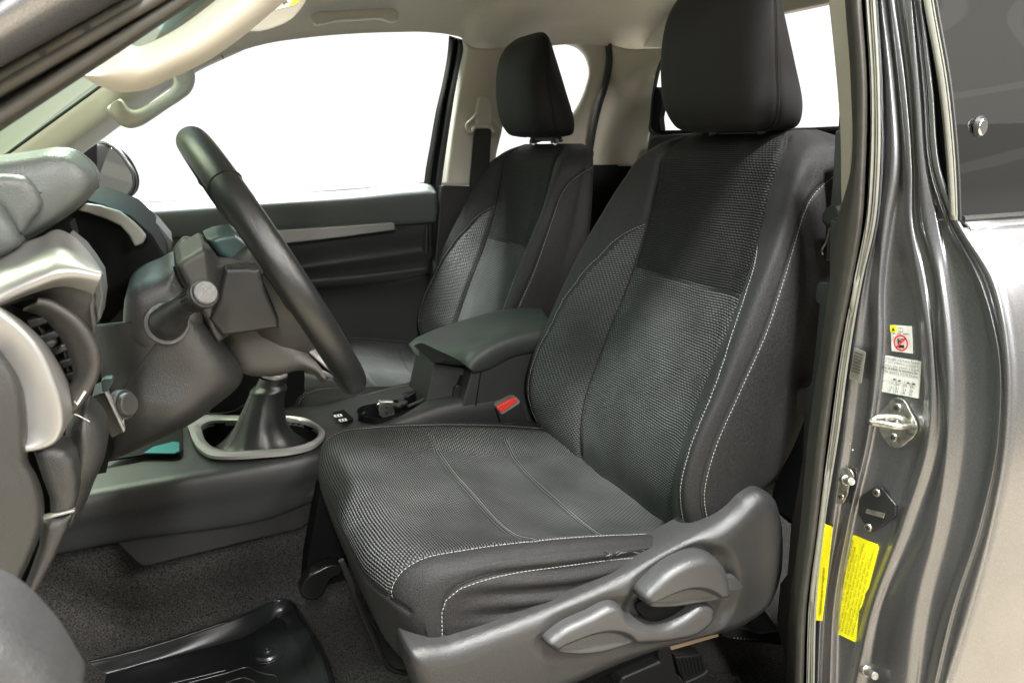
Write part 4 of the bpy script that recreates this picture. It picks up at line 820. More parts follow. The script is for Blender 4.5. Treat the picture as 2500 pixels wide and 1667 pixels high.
# ------------------------------------------------------------------ steering wheel
sw_ = empty('steering_wheel', (.122, CY, -.159), 'black leather steering wheel seen edge on with grey hub and silver lower spoke', 'steering wheel')
Wc = np.array([.122, CY, -.159]); wu = np.array([-.19, 0, .358]); wu /= np.linalg.norm(wu); wn_ = np.array([wu[2], 0, -wu[0]]); wy = np.array([0, 1., 0])
def W(u, y, n): return Wc + wu * u + wy * y + wn_ * n
Rw = .187
def rim_seg(name, a0, a1, m, r=.0182, n=60):
    an = np.linspace(a0, a1, n); P = [W(Rw * math.cos(t), -Rw * math.sin(t), 0) for t in an]
    closed = abs(a1 - a0) > 6.2
    V = []; sides = 24
    for t in an:
        o = np.array([0, 0, 0.]); cu, su_ = math.cos(t), math.sin(t); e = wu * cu - wy * su_
        for k in range(sides):
            f = 2 * math.pi * k / sides; rr_ = r * (1 + .06 * math.cos(2 * f)); V.append(Wc + e * Rw + e * rr_ * math.cos(f) + wn_ * rr_ * 1.12 * math.sin(f))
    F = [[i * sides + k, i * sides + (k + 1) % sides, (i + 1) * sides + (k + 1) % sides, (i + 1) * sides + k] for i in range(n - 1) for k in range(sides)] + [list(range(sides)), [(n - 1) * sides + k for k in range(sides)][::-1]]
    me = bpy.data.meshes.new(name); me.from_pydata([tuple(v) for v in V], [], F); return link(name, me, m, sw_, 60)
R_a = math.radians
rim_seg('rim', R_a(44.6), R_a(180), 'leather'); rim_seg('rim', R_a(-44.6), R_a(-180), 'leather'); rim_seg('rim', R_a(-44), R_a(44), 'leather', .0186, 60)
for sg in (-1, 1):
    mb = MB(); t = R_a(44.3) * sg; e = wu * math.cos(t) - wy * math.sin(t); mb.tube([Wc + e * Rw + (e * math.cos(f) + wn_ * 1.1 * math.sin(f)) * .0183 for f in np.linspace(0, 2 * math.pi, 25)[:-1]], .0008, 5, closed=True); mb.obj('rim_seam', 'seam', sw_)
    P = []
    for t in np.linspace(R_a(46), R_a(178), 90): e = wu * math.cos(t) - wy * math.sin(t) * sg; P.append(Wc + e * (Rw - .0185))
    stitches('stitching', P, 'thread_dim', sw_, r=.0007, dash=.004, gap=.003)
# hub: cover cone lofted from wheel plane to column
def hub_row(n, ku, ky, off=0.): 
    base = [(.062, 0), (.060, .045), (.045, .080), (.012, .095), (-.030, .092), (-.070, .075), (-.108, .052), (-.128, .025), (-.132, 0)]
    full = base + [(u, -y) for u, y in reversed(base[1:-1])]
    return crom([W(u * ku + off, y * ky, n) for u, y in full], 49, closed=True)[:-1]
G = np.array([hub_row(*a) for a in ((.012, .3, .3), (.012, .80, .8), (.006, .96, .95), (-.004, 1.0, 1.0), (-.030, .98, .96), (-.052, .92, .86), (-.066, .84, .74), (-.070, .70, .6), (-.070, .2, .2))])
me = grid_mesh(G, 'hub', close_u=True, cap=True); link('hub', me, 'grain2', sw_, 50)
G = np.array([hub_row(*a) for a in ((.013, .25, .25), (.022, .45, .5), (.020, .72, .74), (.0125, .79, .80))])
link('horn_pad', grid_mesh(G, 'horn_pad', close_u=True, cap=True), 'grain', sw_, 50)
for sg in (-1, 1):
    sp0 = [W(.020, .07 * sg, -.022), W(.022, .12 * sg, -.018), W(.010, .178 * sg, -.004), W(-.022, .176 * sg, -.004), W(-.035, .12 * sg, -.018), W(-.040, .07 * sg, -.022)]
    slab('spoke', sp0, wn_ * .020, 'grain2', sw_, .004)
    sp1 = [W(-.105, .016 * sg, -.030), W(-.105, .040 * sg, -.030), W(-.150, .052 * sg, -.018), W(-.176, .058 * sg, -.008), W(-.178, .036 * sg, -.008), W(-.150, .030 * sg, -.020)]
    slab('lower_spoke', sp1, wn_ * .016, 'silver', sw_, .003)
slab('lower_cover', [W(-.09, .05, -.055), W(-.09, -.05, -.055), W(-.135, -.045, -.042), W(-.168, -.052, -.016), W(-.168, .052, -.016), W(-.135, .045, -.042)], wn_ * .012, 'grain2', sw_, .005)
# ------------------------------------------------------------------ centre console
con = empty('centre_console', (.2, 1.41, -.8), 'dark grey centre console between the seats with padded armrest and silver rimmed shifter opening', 'console')
cx = [-.34, -.22, -.12, -.01, .10, .20, .26, .35, .47, .60]
tz = [-.547, -.543, -.540, -.539, -.539, -.536, -.529, -.516, -.500, -.500]; ny = [1.275, 1.275, 1.275, 1.275, 1.275, 1.28, 1.295, 1.32, 1.335, 1.335]; bz = [-.640, -.640, -.640, -.648, -.650, -.632, -.63, -.63, -.63, -.63]
G = [[(x, 1.555 - (y - 1.275) * .9, z - .10), (x, 1.555 - (y - 1.275) * .9, z - .010), (x, 1.547 - (y - 1.275) * .9, z), (x, 1.50, z), (x, 1.45, z), (x, y + .07, z), (x, y + .035, z), (x, y + .012, z - .002), (x, y + .001, z - .012), (x, y - .002, z - .035), (x, y + .004, z * .4 + b * .6), (x, y + .012, b), (x, y + .030, b - .003)] for x, z, y, b in zip(cx, tz, ny, bz)]
sG = Surf(G, 260, 160, vts=cx)
def in_poly(p, P):
    c = False; n = len(P)
    for i in range(n):
        a, b = P[i], P[i - 1]
        if (a[1] > p[1]) != (b[1] > p[1]) and p[0] < (b[0] - a[0]) * (p[1] - a[1]) / (b[1] - a[1]) + a[0]: c = not c
    return c
go = [(432, 968), (446, 957), (558, 955), (670, 957), (698, 960), (726, 974), (746, 990), (737, 1010), (712, 1027), (670, 1037), (600, 1044), (516, 1048), (488, 1046), (460, 1032), (443, 1010), (435, 988)]
gi = [(463, 976), (475, 969), (558, 965), (673, 964), (695, 968), (718, 976), (732, 991), (723, 1008), (698, 1020), (665, 1028), (600, 1033), (525, 1035), (500, 1030), (478, 1018), (468, 1003), (464, 990)]
O_ = crom(qs(go, Z=-.526), 97, closed=True)[:-1]; I_ = crom(qs(gi, Z=-.528), 97, closed=True)[:-1]
cup = crom(qs([(822, 944), (834, 934), (856, 929), (880, 925), (930, 915), (985, 898), (1000, 905), (996, 918), (960, 935), (900, 955), (870, 962), (840, 958)], Z=-.510), 61, closed=True)[:-1]
hole_ = [p * .5 + r * .5 for p, r in zip(O_, I_)]; cut = [hole_, cup]
me_ = grid_mesh(sG.G, 'console_body'); bm_ = bmesh.new(); bm_.from_mesh(me_)
bmesh.ops.delete(bm_, geom=[f for f in bm_.faces if f.calc_center_median().z > -.56 and any(in_poly(f.calc_center_median(), P) for P in cut)], context='FACES'); bm_.to_mesh(me_); bm_.free()
co = link('console_body', me_, 'console', con, 0); so = co.modifiers.new('thick', 'SOLIDIFY'); so.thickness = .003
lp = [(150, 1200), (182, 1190), (400, 1150), (600, 1120), (640, 1122), (690, 1142), (720, 1143), (750, 1134), (760, 1160), (690, 1215), (600, 1235), (340, 1300), (326, 1300), (312, 1290), (215, 1195)]
slab('lower_panel', qs(lp, Y=1.300), (0, .02, 0), 'dark', con, .003)
slab('side_edge', qs([(640, 1121), (690, 1141), (720, 1142), (752, 1133), (752, 1080), (700, 1086), (640, 1092)], Y=1.284), (0, .02, 0), 'console', con, .002)
# shifter opening
# match phases by nearest start
rows = [O_ + np.array([0, 0, -.006]), O_, O_ * .6 + I_ * .4 + np.array([0, 0, .0045]), O_ * .25 + I_ * .75 + np.array([0, 0, .003]), I_, I_ + np.array([0, 0, -.012])]
link('shifter_rim', grid_mesh(np.array(rows), 'shifter_rim', close_u=True), 'silver', con, 40)
ic = I_.mean(0)
rows = [I_ + np.array([0, 0, -.006]), I_ + np.array([0, 0, -.03]), ic + (I_ - ic) * .93 + np.array([0, 0, -.045]), ic + (I_ - ic) * .6 + np.array([0, 0, -.047]), ic + (I_ - ic) * .05 + np.array([0, 0, -.047])]
# the console skin is cut open under the rim by a raised well wall
link('shifter_well', grid_mesh(np.array(rows), 'shifter_well', close_u=True), 'vdark', con, 40)
# gear lever
gl = empty('gear_lever', (.11, 1.41, -.55), 'black leather gear lever gaiter rising out of the silver rimmed opening', 'gear lever')
gb = np.array([.108, 1.405, -.565]); gt = np.array([.146, 1.415, -.424]); rows = []
tt = [0, .06, .15, .3, .5, .7, .86, .93, 1.0]; rx = [.090, .082, .066, .050, .040, .034, .031, .0265, .0255]; ry = [.075, .07, .058, .047, .039, .033, .031, .0265, .0255]
for t, a, b in zip(tt, rx, ry):
    c_ = gb * (1 - t) + gt * t + np.array([-.018 * t * (1 - t) * 2, 0, 0]); r = []
    for k in range(72):
        f = 2 * math.pi * k / 72; rr_ = 1 + .075 * math.cos(4 * f + .8) * (1 - t) + .03 * math.cos(9 * f + 5 * t) * (1 - t); r.append(c_ + np.array([a * rr_ * math.cos(f), b * rr_ * math.sin(f), 0]))
    rows.append(r)
sB = np.array(rows); sB = np.stack([param_crom(sB[:, k], np.array(tt), np.linspace(0, 1, 50)) for k in range(72)], 1)
for i in range(50):
    z_ = i / 49
    sB[i, :, 2] += 0
    if .80 < z_ < .93: 
        c_ = sB[i].mean(0); sB[i] = c_ + (sB[i] - c_) * (1 + .05 * math.sin((z_ - .8) / .13 * math.pi * 2))
link('gaiter', grid_mesh(sB, 'gaiter', close_u=True), 'boot', gl, 0)
ln = [sB[i, 36 + 12] for i in range(50)]; stitches('stitching', [p + (p - sB[i].mean(0)) * .01 for i, p in enumerate([sB[i, 40] for i in range(50)])], 'thread_dim', gl, r=.0008)
mb = MB(); mb.disc(gt + np.array([0, 0, -.002]), (.2, 0, 1), .024, .010, 28); mb.obj('collar', 'silver', gl, bevel=.002)
mb = MB(); mb.tube([gt, gt + np.array([.012, 0, .07])], .011, 16); mb.obj('shaft', 'dark', gl)
mb = MB(); mb.tube(crom([gt + np.array([.012, 0, .055]), gt + np.array([.015, 0, .075]), gt + np.array([.017, 0, .095]), gt + np.array([.018, 0, .106])], 16), np.interp(np.linspace(0, 1, 16), [0, .3, .6, .85, 1], [.014, .021, .024, .020, .008]), 24); mb.obj('knob', 'leather', gl, 60)
# switches, cup well, tray
slab('heater_switch', qs([(764, 950), (790, 943), (812, 964), (788, 972)], Z=-.5225), (0, 0, .003), 'vdark', con, .001)
for a in ((779, 954), (790, 964)):
    c_ = q(*a, Z=-.519); mb = MB()
    for dx in (-.006, .0, .006): mb.box(c_ + np.array([dx - .002, 0, 0]), (.004, .009, .0004))
    for k in range(2): mb.box(c_ + np.array([-.002, .007 - .014 * k, 0]), (.014, .0015, .0004))
    mb.obj('switch_mark', 'white', con)
cc = cup.mean(0)
link('cup_well', grid_mesh(np.array([cc + (cup - cc) * 1.03 + np.array([0, 0, .0015]), cup + np.array([0, 0, .0015]), cup + np.array([0, 0, -.05]), cc + (cup - cc) * .5 + np.array([0, 0, -.052]), cc + (cup - cc) * .02 + np.array([0, 0, -.052])]), 'cup_well', close_u=True), 'vdark', con, 40)
mb = MB(); mb.tube(qs([(938, 932), (985, 912)], Z=-.503), .003, 8); mb.tube(qs([(925, 905), (998, 880)], Z=-.503), .002, 8); mb.obj('tray_edge', 'lever', con)
for k, (a, b) in enumerate(((914, 934), (926, 928))): mb = MB(); mb.disc(q(a, b, Z=-.508), (0, 0, 1), .009, .006, 20); mb.obj('cup_clip', 'dark', con, bevel=.001)
# bin behind, with the hand brake slot
slab('storage_bin', qs([(1046, 985), (1086, 846), (1107, 844), (1149, 825), (1212, 800), (1300, 790), (1320, 1040), (1080, 1040)], Y=1.337), (0, .165, 0), 'console', con, .004)
slab('bin_seam', qs([(1105, 846), (1107, 846), (1086, 985), (1084, 985)], Y=1.3355), (0, .004, 0), 'vdark', con, 0)
slab('bin_riser', qs([(999, 832), (1090, 850), (1052, 985), (985, 985), (976, 930)], Y=1.375), (0, .12, 0), 'console', con, .003)
br = slab('brake_slot', qs([(1058, 862), (1076, 864), (1076, 885), (1046, 958), (1020, 960), (1042, 900)], Y=1.3725), (0, .01, 0), 'vdark', con, .001)
slab('slot_gaiter', crom(qs([(1050, 885), (1066, 890), (1064, 915), (1042, 955), (1024, 955), (1040, 915)], Y=1.366), 30, closed=True)[:-1], (0, .012, 0), 'boot', br, .004)
# armrest pad
ya, yb = 1.515, 1.325
far_b = qs([(943, 805), (1000, 790), (1100, 760), (1188, 735), (1260, 735)], Y=ya + .0)
far_t = qs([(941, 795), (953, 783), (980, 769), (1040, 747), (1099, 729), (1159, 715), (1188, 711), (1244, 712)], Y=ya)
crest = [q(967, 822, Y=1.47), q(985, 805, Y=1.46), q(1040, 775, Y=1.45), q(1130, 742, Y=1.45), q(1250, 722, Y=1.45)]
mid3 = [q(1040, 829, Y=1.38), q(1055, 805, Y=1.38), q(1110, 778, Y=1.385), q(1170, 752, Y=1.385), q(1260, 735, Y=1.385)]
stt = qs([(1069, 838), (1072, 828), (1083, 815), (1119, 791), (1168, 771), (1228, 757), (1290, 748)], Y=1.335)
side = qs([(1079, 848), (1090, 836), (1119, 818), (1160, 798), (1212, 784), (1290, 775)], Y=1.322)
bot = qs([(1087, 853), (1107, 849), (1127, 842), (1149, 830), (1178, 816), (1212, 808), (1290, 798)], Y=1.335)
botin = [p + np.array([0, .03, -.002]) for p in bot]
arm = strip('armrest', [far_b, far_t, crest, mid3, stt, side, bot, botin], 'armpad', con, nu=90, nv=90, thick=.004, sharp=0)
stitches('stitching', crom([p + np.array([0, -.0012, .0012]) for p in stt], 120), 'thread', arm, r=.0007)
slab('armrest_base', qs([(1000, 834), (1069, 842), (1087, 852), (1107, 849), (1290, 797), (1290, 785), (1100, 835), (1020, 826)], Y=1.345), (0, .15, 0), 'vdark', con, .002)
slab('front_cubby', qs([(236, 1062), (330, 1014), (400, 975), (418, 965), (420, 1036), (412, 1045), (330, 1047)], Z=-.531), (0, 0, .003), 'vdark', con, 0)
slab('teal_tray', qs([(330, 1042), (352, 1028), (398, 1016), (412, 1018), (412, 1038), (400, 1043)], Z=-.5275), (0, 0, .002), 'teal', con, 0)
# car key in the cup well
key = empty('car_key', q(880, 945, Z=-.50), 'grey folding car key standing in the console cup holder', 'key')
kb = slab('fob', qs([(871, 921), (903, 921), (908, 926), (906, 962), (882, 962), (872, 956)], Y=1.40), (0, .012, 0), 'zinc', key, .003)
slab('fob_face', crom(qs([(878, 927), (898, 926), (899, 958), (879, 957)], Y=1.3985), 24, closed=True)[:-1], (0, .002, 0), 'lever', kb, .0005)
for k in range(2): mb = MB(); mb.disc(q(888, 935 + 13 * k, Y=1.3972), (0, -1, 0), .003, .001, 14); mb.obj('fob_button', 'dark', kb)
mb = MB(); mb.tube(crom(qs([(876, 926), (867, 928), (866, 938), (870, 946), (868, 954)], Y=1.402), 20), .0012, 6); mb.obj('key_ring', 'chrome', key)
# ------------------------------------------------------------------ driver belt buckle
bk = empty('belt_buckle', (.62, 1.325, -.6), 'black belt buckle stalk with bright red release button beside the armrest bin', 'belt buckle')
slab('buckle_body', qs([(1140, 941), (1188, 917), (1196, 926), (1228, 1010), (1172, 1030)], Y=1.322), (0, .022, 0), 'dark', bk, .003)
slab('button_frame', qs([(1139, 936), (1142, 930), (1178, 912), (1187, 912), (1196, 922), (1194, 928), (1156, 952), (1150, 951)], Y=1.320), (0, .024, 0), 'sealgrey', bk, .003)
slab('release_button', qs([(1141, 938), (1144, 932), (1178, 914), (1187, 915), (1188, 924), (1156, 946), (1150, 948)], Y=1.3165), (0, .02, 0), 'red', bk, .003)
# ------------------------------------------------------------------ seat underside
mb = MB(); mb.box((.50, CY + .02, -.75), (.44, .40, .17)); mb.obj('seat_frame_and_shade', 'vdark', drv, bevel=.01)
mb = MB(); mb.tube(crom(qs([(783, 1286), (800, 1325), (850, 1440), (884, 1517)], Y=.93), 20).tolist() + qs([(893, 1532), (906, 1540), (946, 1547), (1000, 1540)], Y=.925), .0042, 8); mb.obj('adjust_bar', 'rail', drv)
slab('rail_clamp', crom(qs([(690, 1361), (698, 1338), (712, 1320), (735, 1308), (753, 1299), (785, 1300), (786, 1316), (760, 1332), (748, 1356), (735, 1375), (710, 1380)], Y=1.20), 40, closed=True)[:-1], (0, .03, 0), 'rail', drv, .006)
slab('seat_frame_and_shade', qs([(737, 1120), (760, 1150), (800, 1290), (800, 1330), (700, 1360), (706, 1290), (724, 1190)], Y=1.24), (0, .05, 0), 'vdark', drv, .003)  # black slab in the gap, seat frame side with shade in its colour
# seat rail and rear parts under the shroud
sr_ = empty('seat_rail', (.65, .78, -.78), 'black seat rail with a tan cover strip and ribbed foot under the near seat', 'seat rail')
slab('rail', qs([(1240, 1600), (1345, 1536), (1515, 1482), (1518, 1500), (1370, 1560), (1300, 1600)], Y=.80), (0, .03, 0), 'rail', sr_, .003)
slab('tan_strip', qs([(1538, 1480), (1650, 1450), (1652, 1462), (1542, 1494)], Y=.80), (0, .015, 0), 'tan', sr_, .002)
slab('bracket', qs([(1512, 1486), (1540, 1482), (1566, 1590), (1500, 1600), (1420, 1580), (1430, 1556), (1515, 1520)], Y=.79), (0, .03, 0), 'dark', sr_, .004)
ft = slab('rail_foot', qs([(1552, 1508), (1612, 1502), (1624, 1540), (1616, 1548), (1574, 1568), (1560, 1540)], Y=.785), (0, .03, 0), 'rubber', sr_, .003)
for k in range(7):
    a = q(1560 + k * 8.5, 1512 - k * .8, Y=.783); b = q(1572 + k * 7.2, 1556 - k * 2.6, Y=.783); mb = MB(); mb.tube([a, b], .0011, 5); mb.obj('tread', 'dark', ft)
mb = MB(); mb.tube(qs([(1574, 1567), (1617, 1547), (1624, 1538)], Y=.783), .002, 6); mb.obj('foot_edge', 'lever', sr_)
fl = slab('rear_mat', crom(qs([(1660, 1452), (1700, 1470), (1750, 1476), (1800, 1474), (1800, 1462), (1740, 1452), (1690, 1440), (1668, 1442)], Y=.86), 40, closed=True)[:-1], (0, .05, .02), 'rubber', None, .003); tag(fl, 'ribbed black rubber flap on the floor behind the near seat', 'mat')
for k in range(7): mb = MB(); mb.disc(q(1686 + k * 8, 1464 + k * .6, Y=.8585), (0, -1, 0), .0016, .001, 8); mb.obj('grip_dot', 'sealgrey', fl)
# ------------------------------------------------------------------ floor mat
fm = empty('floor_mat', (.0, 1.1, -.89), 'glossy black rubber floor mat with raised rim and round fixing knob', 'floor mat')
mo = [(30, 1562), (131, 1537), (309, 1496), (473, 1445), (546, 1419), (620, 1387), (640, 1380), (658, 1380), (674, 1390), (684, 1412), (705, 1441), (731, 1499), (752, 1568), (775, 1660)]
mi = [(20, 1610), (150, 1575), (382, 1510), (480, 1485), (568, 1459), (620, 1428), (637, 1417), (646, 1419), (655, 1428), (664, 1450), (684, 1480), (702, 1520), (722, 1585), (745, 1670)]
ot = qs(mo, Z=-.858); it = qs([(x + 1, y + 4) for x, y in mo], Z=-.860); ib = qs(mi, Z=-.882); of = [p + np.array([0, .012, -.028]) if k < 7 else p + np.array([.014, 0, -.028]) for k, p in enumerate(ot)]
fl_ = [np.array([p[0] * .6 - .05, .80 + (p[1] - .80) * .55, -.885]) for p in ib]; f2 = [np.array([p[0] * .2 - .08, .75, -.885]) for p in ib]
strip('mat_tray', [of, ot, it, ib, [p * .9 + r * .1 for p, r in zip(ib, fl_)], fl_, f2], 'mat', fm, nu=110, nv=70, thick=.003, sharp=0)
kc = q(615, 1500, Z=-.880); mb = MB(); mb.disc(kc, (0, 0, 1), .030, .003, 40); mb.disc(kc + np.array([0, 0, .003]), (0, 0, 1), .026, .004, 40, r2=.021); mb.disc(kc + np.array([0, 0, .0055]), (0, 0, 1), .011, .005, 28, r2=.009); mb.disc(kc + np.array([0, 0, .0105]), (0, 0, 1), .005, .002, 20); mb.obj('fixing_knob', 'mat', fm, bevel=.0012)
mb = MB()
for pts in ([(430, 1568), (520, 1545), (572, 1532), (588, 1540), (612, 1548), (634, 1552), (640, 1580)], [(500, 1575), (560, 1556), (585, 1566), (600, 1590)], [(300, 1590), (430, 1560), (520, 1538)]): mb.tube(crom(qs(pts, Z=-.8815), 60), .0028, 6)
mb.obj('mat_ribs', 'mat', fm, 0)
for a in ((832, 1570), (170, 1238)):
    mb = MB(); c_ = q(*a, Y=1.33) if a[0] < 300 else q(*a, Z=-.925); mb.disc(c_, (0, -1, .5), .013, .006, 20, r2=.009); o = mb.obj('carpet_clip', 'dark', None, bevel=.001)
    tag(o, 'round black carpet clip under the dashboard end' if a[0] < 300 else 'round black carpet clip on the floor by the near seat front', 'clip', 'carpet clips')
# blurred grey corner of the open driver door, close to the lens
dc = pillow('driver_door_edge', [(-80, 1380), (0, 1412), (40, 1440), (80, 1480), (115, 1520), (150, 1575), (180, 1640), (-80, 1700)], .31, 'lever', None, depth=.02, r=.03, res=.002); tag(dc, 'smooth blurred grey edge of the open driver door, nearest the viewer', 'door edge')
cam_d.dof.use_dof = True; cam_d.dof.focus_distance = 1.15; cam_d.dof.aperture_fstop = 12
# ------------------------------------------------------------------ rear-hinged access door on the near side (its front edge faces us)
ad = empty('rear_access_door', (.8, .6, -.8), 'dark grey metallic rear access door edge with labels, latches and window, closed behind the near seat', 'car door')
YS = [-60, 0, 200, 400, 500, 650, 800, 1000, 1200, 1400, 1568, 1660]
def cv(xs, X=None, Y=None):
    xs = [xs[0] - (xs[1] - xs[0]) * .3] + list(xs) + [xs[-1] + (xs[-1] - xs[-2]) * .5]
    return [q(x, y, X=(X[i] if hasattr(X, '__len__') else X) if X is not None else None, Y=Y) for i, (x, y) in enumerate(zip(xs, YS))]
tL = [1908, 1925, 1931, 1915, 1893, 1872, 1842, 1826, 1800, 1802]
bl = [1979, 1992, 1988, 1982, 1958, 1929, 1901, 1879, 1853, 1846]
gr = [2009, 2020, 2019, 2011, 1979, 1953, 1926, 1895, 1875, 1871]
d0 = [2013, 2024, 2024, 2016, 1985, 1962, 1938, 1912, 1886, 1878]
dr = [2016, 2031, 2032, 2018, 2008, 2002, 1984, 1940, 1904, 1896]
dp = [2030, 2052, 2058, 2042, 2026, 2024, 2000, 1954, 1920, 1912]
er = [2040, 2062, 2078, 2080, 2104, 2120, 2122, 2062, 1990, 1952]
ep = [2045, 2068, 2085, 2086, 2110, 2132, 2130, 2072, 1999, 1962]
fr_ = [2052, 2078, 2094, 2094, 2120, 2142, 2142, 2084, 2010, 1974]
fl_r = [2068, 2094, 2104, 2109, 2146, 2152, 2170, 2116, 2030, 2006]
g1 = [2090, 2104, 2118, 2129, 2160, 2176, 2178, 2150, 2100, 2080]
g2 = [2100, 2118, 2134, 2150, 2174, 2192, 2196, 2166, 2120, 2100]
hh = [2104, 2124, 2140, 2170, 2243, 2280, 2282, 2240, 2172, 2134]
h1 = [2106, 2127, 2144, 2176, 2251, 2291, 2292, 2251, 2186, 2146]
h2 = [2108, 2129, 2147, 2180, 2260, 2297, 2298, 2260, 2196, 2156]
h3 = [2111, 2132, 2150, 2186, 2270, 2303, 2304, 2269, 2210, 2166]
ed = [2114, 2140, 2160, 2196, 2282, 2313, 2313, 2279, 2226, 2175]
e2_ = [2116, 2143, 2164, 2201, 2289, 2320, 2319, 2284, 2232, 2178]
# moulded seal strips along the opening
strip('weatherstrip', [cv([x - 0 for x in [1940, 1954, 1952, 1925, 1905, 1885, 1856, 1838, 1812, 1806]], .775), cv([1948, 1962, 1958, 1945, 1925, 1900, 1872, 1852, 1828, 1820], .755), cv([(a + 1955) / 2 if False else a - 18 for a in bl], .750), cv([a - 6 for a in bl], .752), cv([a - 1 for a in bl], .765), cv([a + 2 for a in bl], .79)], 'seal', ad, nu=120, nv=50, thick=.003, sharp=0)
strip('seal_groove', [cv([a - 2 for a in bl], .786), cv([a + 9 for a in bl], .786)], 'vdark', ad, nu=120, nv=4, thick=0)
strip('inner_seal', [cv([a + 6 for a in bl], .786), cv([a + 9 for a in bl], .768), cv([(a * .6 + b * .4) for a, b in zip(bl, gr)], .764), cv([a - 8 for a in gr], .772), cv([a - 4 for a in gr], .768), cv(gr, .786)], 'sealgrey', ad, nu=120, nv=50, thick=.003, sharp=0)
cols = [cv([a - 2 for a in gr], .792), cv(d0, .790), cv([(a + b) / 2 for a, b in zip(d0, dr)], .800), cv(dr, .798), cv([(a + b) / 2 for a, b in zip(dr, dp)], .788), cv(dp, .793), cv([a + 10 for a in dp], .803), cv([(a * .5 + b * .5) for a, b in zip(dp, er)], .806), cv([a - 8 for a in er], .804), cv(er, .797), cv(ep, .788), cv(fr_, .790), cv([(a + b) / 2 for a, b in zip(fr_, fl_r)], .796), cv(fl_r, .795), cv([(a + b) / 2 for a, b in zip(fl_r, g1)], .783), cv(g1, .780), cv(g2, .787), cv([(a * .7 + b * .3) for a, b in zip(g2, hh)], .793), cv([a - 10 for a in hh], .792), cv(hh, .787), cv(h1, .779), cv(h2, .783), cv(h3, .777), cv(ed, .777), cv(e2_, .783), cv([a + 1.5 for a in e2_], .795)]
cols = [[np.array(p) * ((.791 + (p[0] - .791) * .62) / p[0]) for p in c_] for c_ in cols]
strip('door_frame', cols, 'paint', ad, nu=160, nv=230, thick=.003, sharp=0)
# outer skin below the glass, following the edge curve
edge = cv(e2_, .785); edge = [p for p, y in zip(edge, YS)]; Ec = crom(edge, 120); Ec = [p for p in Ec if p[2] < q(2196, 516, X=.785)[2]]
sk = []
for dx, dy in ((.000, .003), (.004, -.0015), (.012, -.003), (.05, -.006), (.15, -.010), (.35, -.016), (.8, -.02), (2.2, -.02)): sk.append([np.array([p[0] + dx, p[1] + dy, p[2]]) for p in Ec])
strip('outer_skin', sk, 'paint', ad, nu=120, nv=60, thick=.003, sharp=0, ts=[0, .4, 1, 2, 3, 4, 5, 6])
zt = q(2200, 512, X=.79)[2]; e0_ = Ec[0]
sh = []
for dy, dz in ((-.006, -.006), (-.004, .001), (.004, .006), (.018, .007), (.045, .006)): sh.append([np.array([x, e0_[1] + dy + .0 - .02 * min(1, (x - .79) * 2), e0_[2] + dz + .012 * (x - .79)]) for x in (.79, .84, 1.0, 1.3, 1.8, 2.9)])
strip('belt_line', sh, 'paint', ad, nu=40, nv=24, thick=.003, sharp=0)
# window seal strip and glass
sL = [2120, 2155, 2175, 2181]; sR = [2148, 2182, 2200, 2204]; Yw = [0, 200, 400, 506]
def cw(xs, X): return [q(x, y, X=X) for x, y in zip([xs[0] - 9] + xs, [-60] + Yw)]
strip('window_gap', [cw([a - 26 for a in sL], .797), cw([a + 2 for a in sL], .795)], 'vdark', ad, nu=40, nv=4, thick=0)
strip('window_strip', [cw(sL, .790), cw([a + 3 for a in sL], .780), cw([a * .4 + b * .6 for a, b in zip(sL, sR)], .781), cw([b - 9 for b in sR], .784), cw([b - 7 for b in sR], .781), cw(sR, .785)], 'sealgrey', ad, nu=40, nv=30, thick=.003, sharp=0)
mb = MB(); mb.tube(crom(cw([b + 1 for b in sR], .784), 40).tolist(), .0018, 8); mb.obj('strip_edge', 'rubber', ad)
g0 = cw([b + 2 for b in sR], .789); gY = [(p[1], p[2]) for p in g0]
G = [[np.array([x, y - .012 * min(1, (x - .789) * 3), z]) for x in (.789, .95, 1.2, 1.8, 2.9)] for y, z in gY]
strip('side_glass', G, 'tint', ad, nu=40, nv=30, thick=0)
mb = MB(); p0 = q(2206, 504, X=.789); mb.tube([p0 + np.array([0, -.002, 0]), p0 + np.array([.2, -.010, .003]), p0 + np.array([.6, -.014, .008]), p0 + np.array([2.0, -.014, .024])], .004, 8); mb.obj('glass_seal', 'rubber', ad)
# window catch: clear knob on the glass
c_ = q(2247, 292, Y=.561); n_ = np.array([0.2, -1, 0]); n_ = n_ / np.linalg.norm(n_); mb = MB(); mb.disc(c_, n_, .0125, .004, 28, r2=.0115); mb.obj('catch_base', 'rubber', ad, bevel=.001)
mb = MB(); mb.disc(c_ + n_ * .0035, n_, .0102, .003, 28, r2=.009); mb.obj('catch_cap', 'chrome', ad, bevel=.002)
# window winding disc badge high on the glass is only a reflection in the photo; trims on the cabin side
strip('cream_trim', [[q(x, y, X=.793) for x, y in ((1899, -30), (1903, 0), (1916, 120), (1925, 220), (1931, 330), (1932, 420), (1934, 500))], [q(x, y, X=.789) for x, y in ((1918, -30), (1922, 0), (1936, 120), (1942, 220), (1943, 330), (1941, 420), (1937, 505))], [q(x, y, X=.785) for x, y in ((1940, -30), (1942, 0), (1952, 120), (1956, 220), (1955, 330), (1951, 420), (1943, 511))]], 'cream', ad, nu=50, nv=14, thick=.003, sharp=0)
ti = [(1905, 500), (1944, 512), (1952, 560), (1935, 700), (1905, 900), (1880, 1050), (1858, 1200), (1835, 1400), (1825, 1568), (1825, 1650), (1800, 1650), (1803, 1568), (1798, 1500), (1784, 1440), (1782, 1420), (1790, 1340), (1806, 1318), (1815, 1200), (1840, 1060), (1845, 958), (1826, 945), (1828, 900), (1834, 892), (1850, 888), (1862, 880), (1880, 700), (1870, 690), (1872, 655), (1880, 645), (1902, 646)]
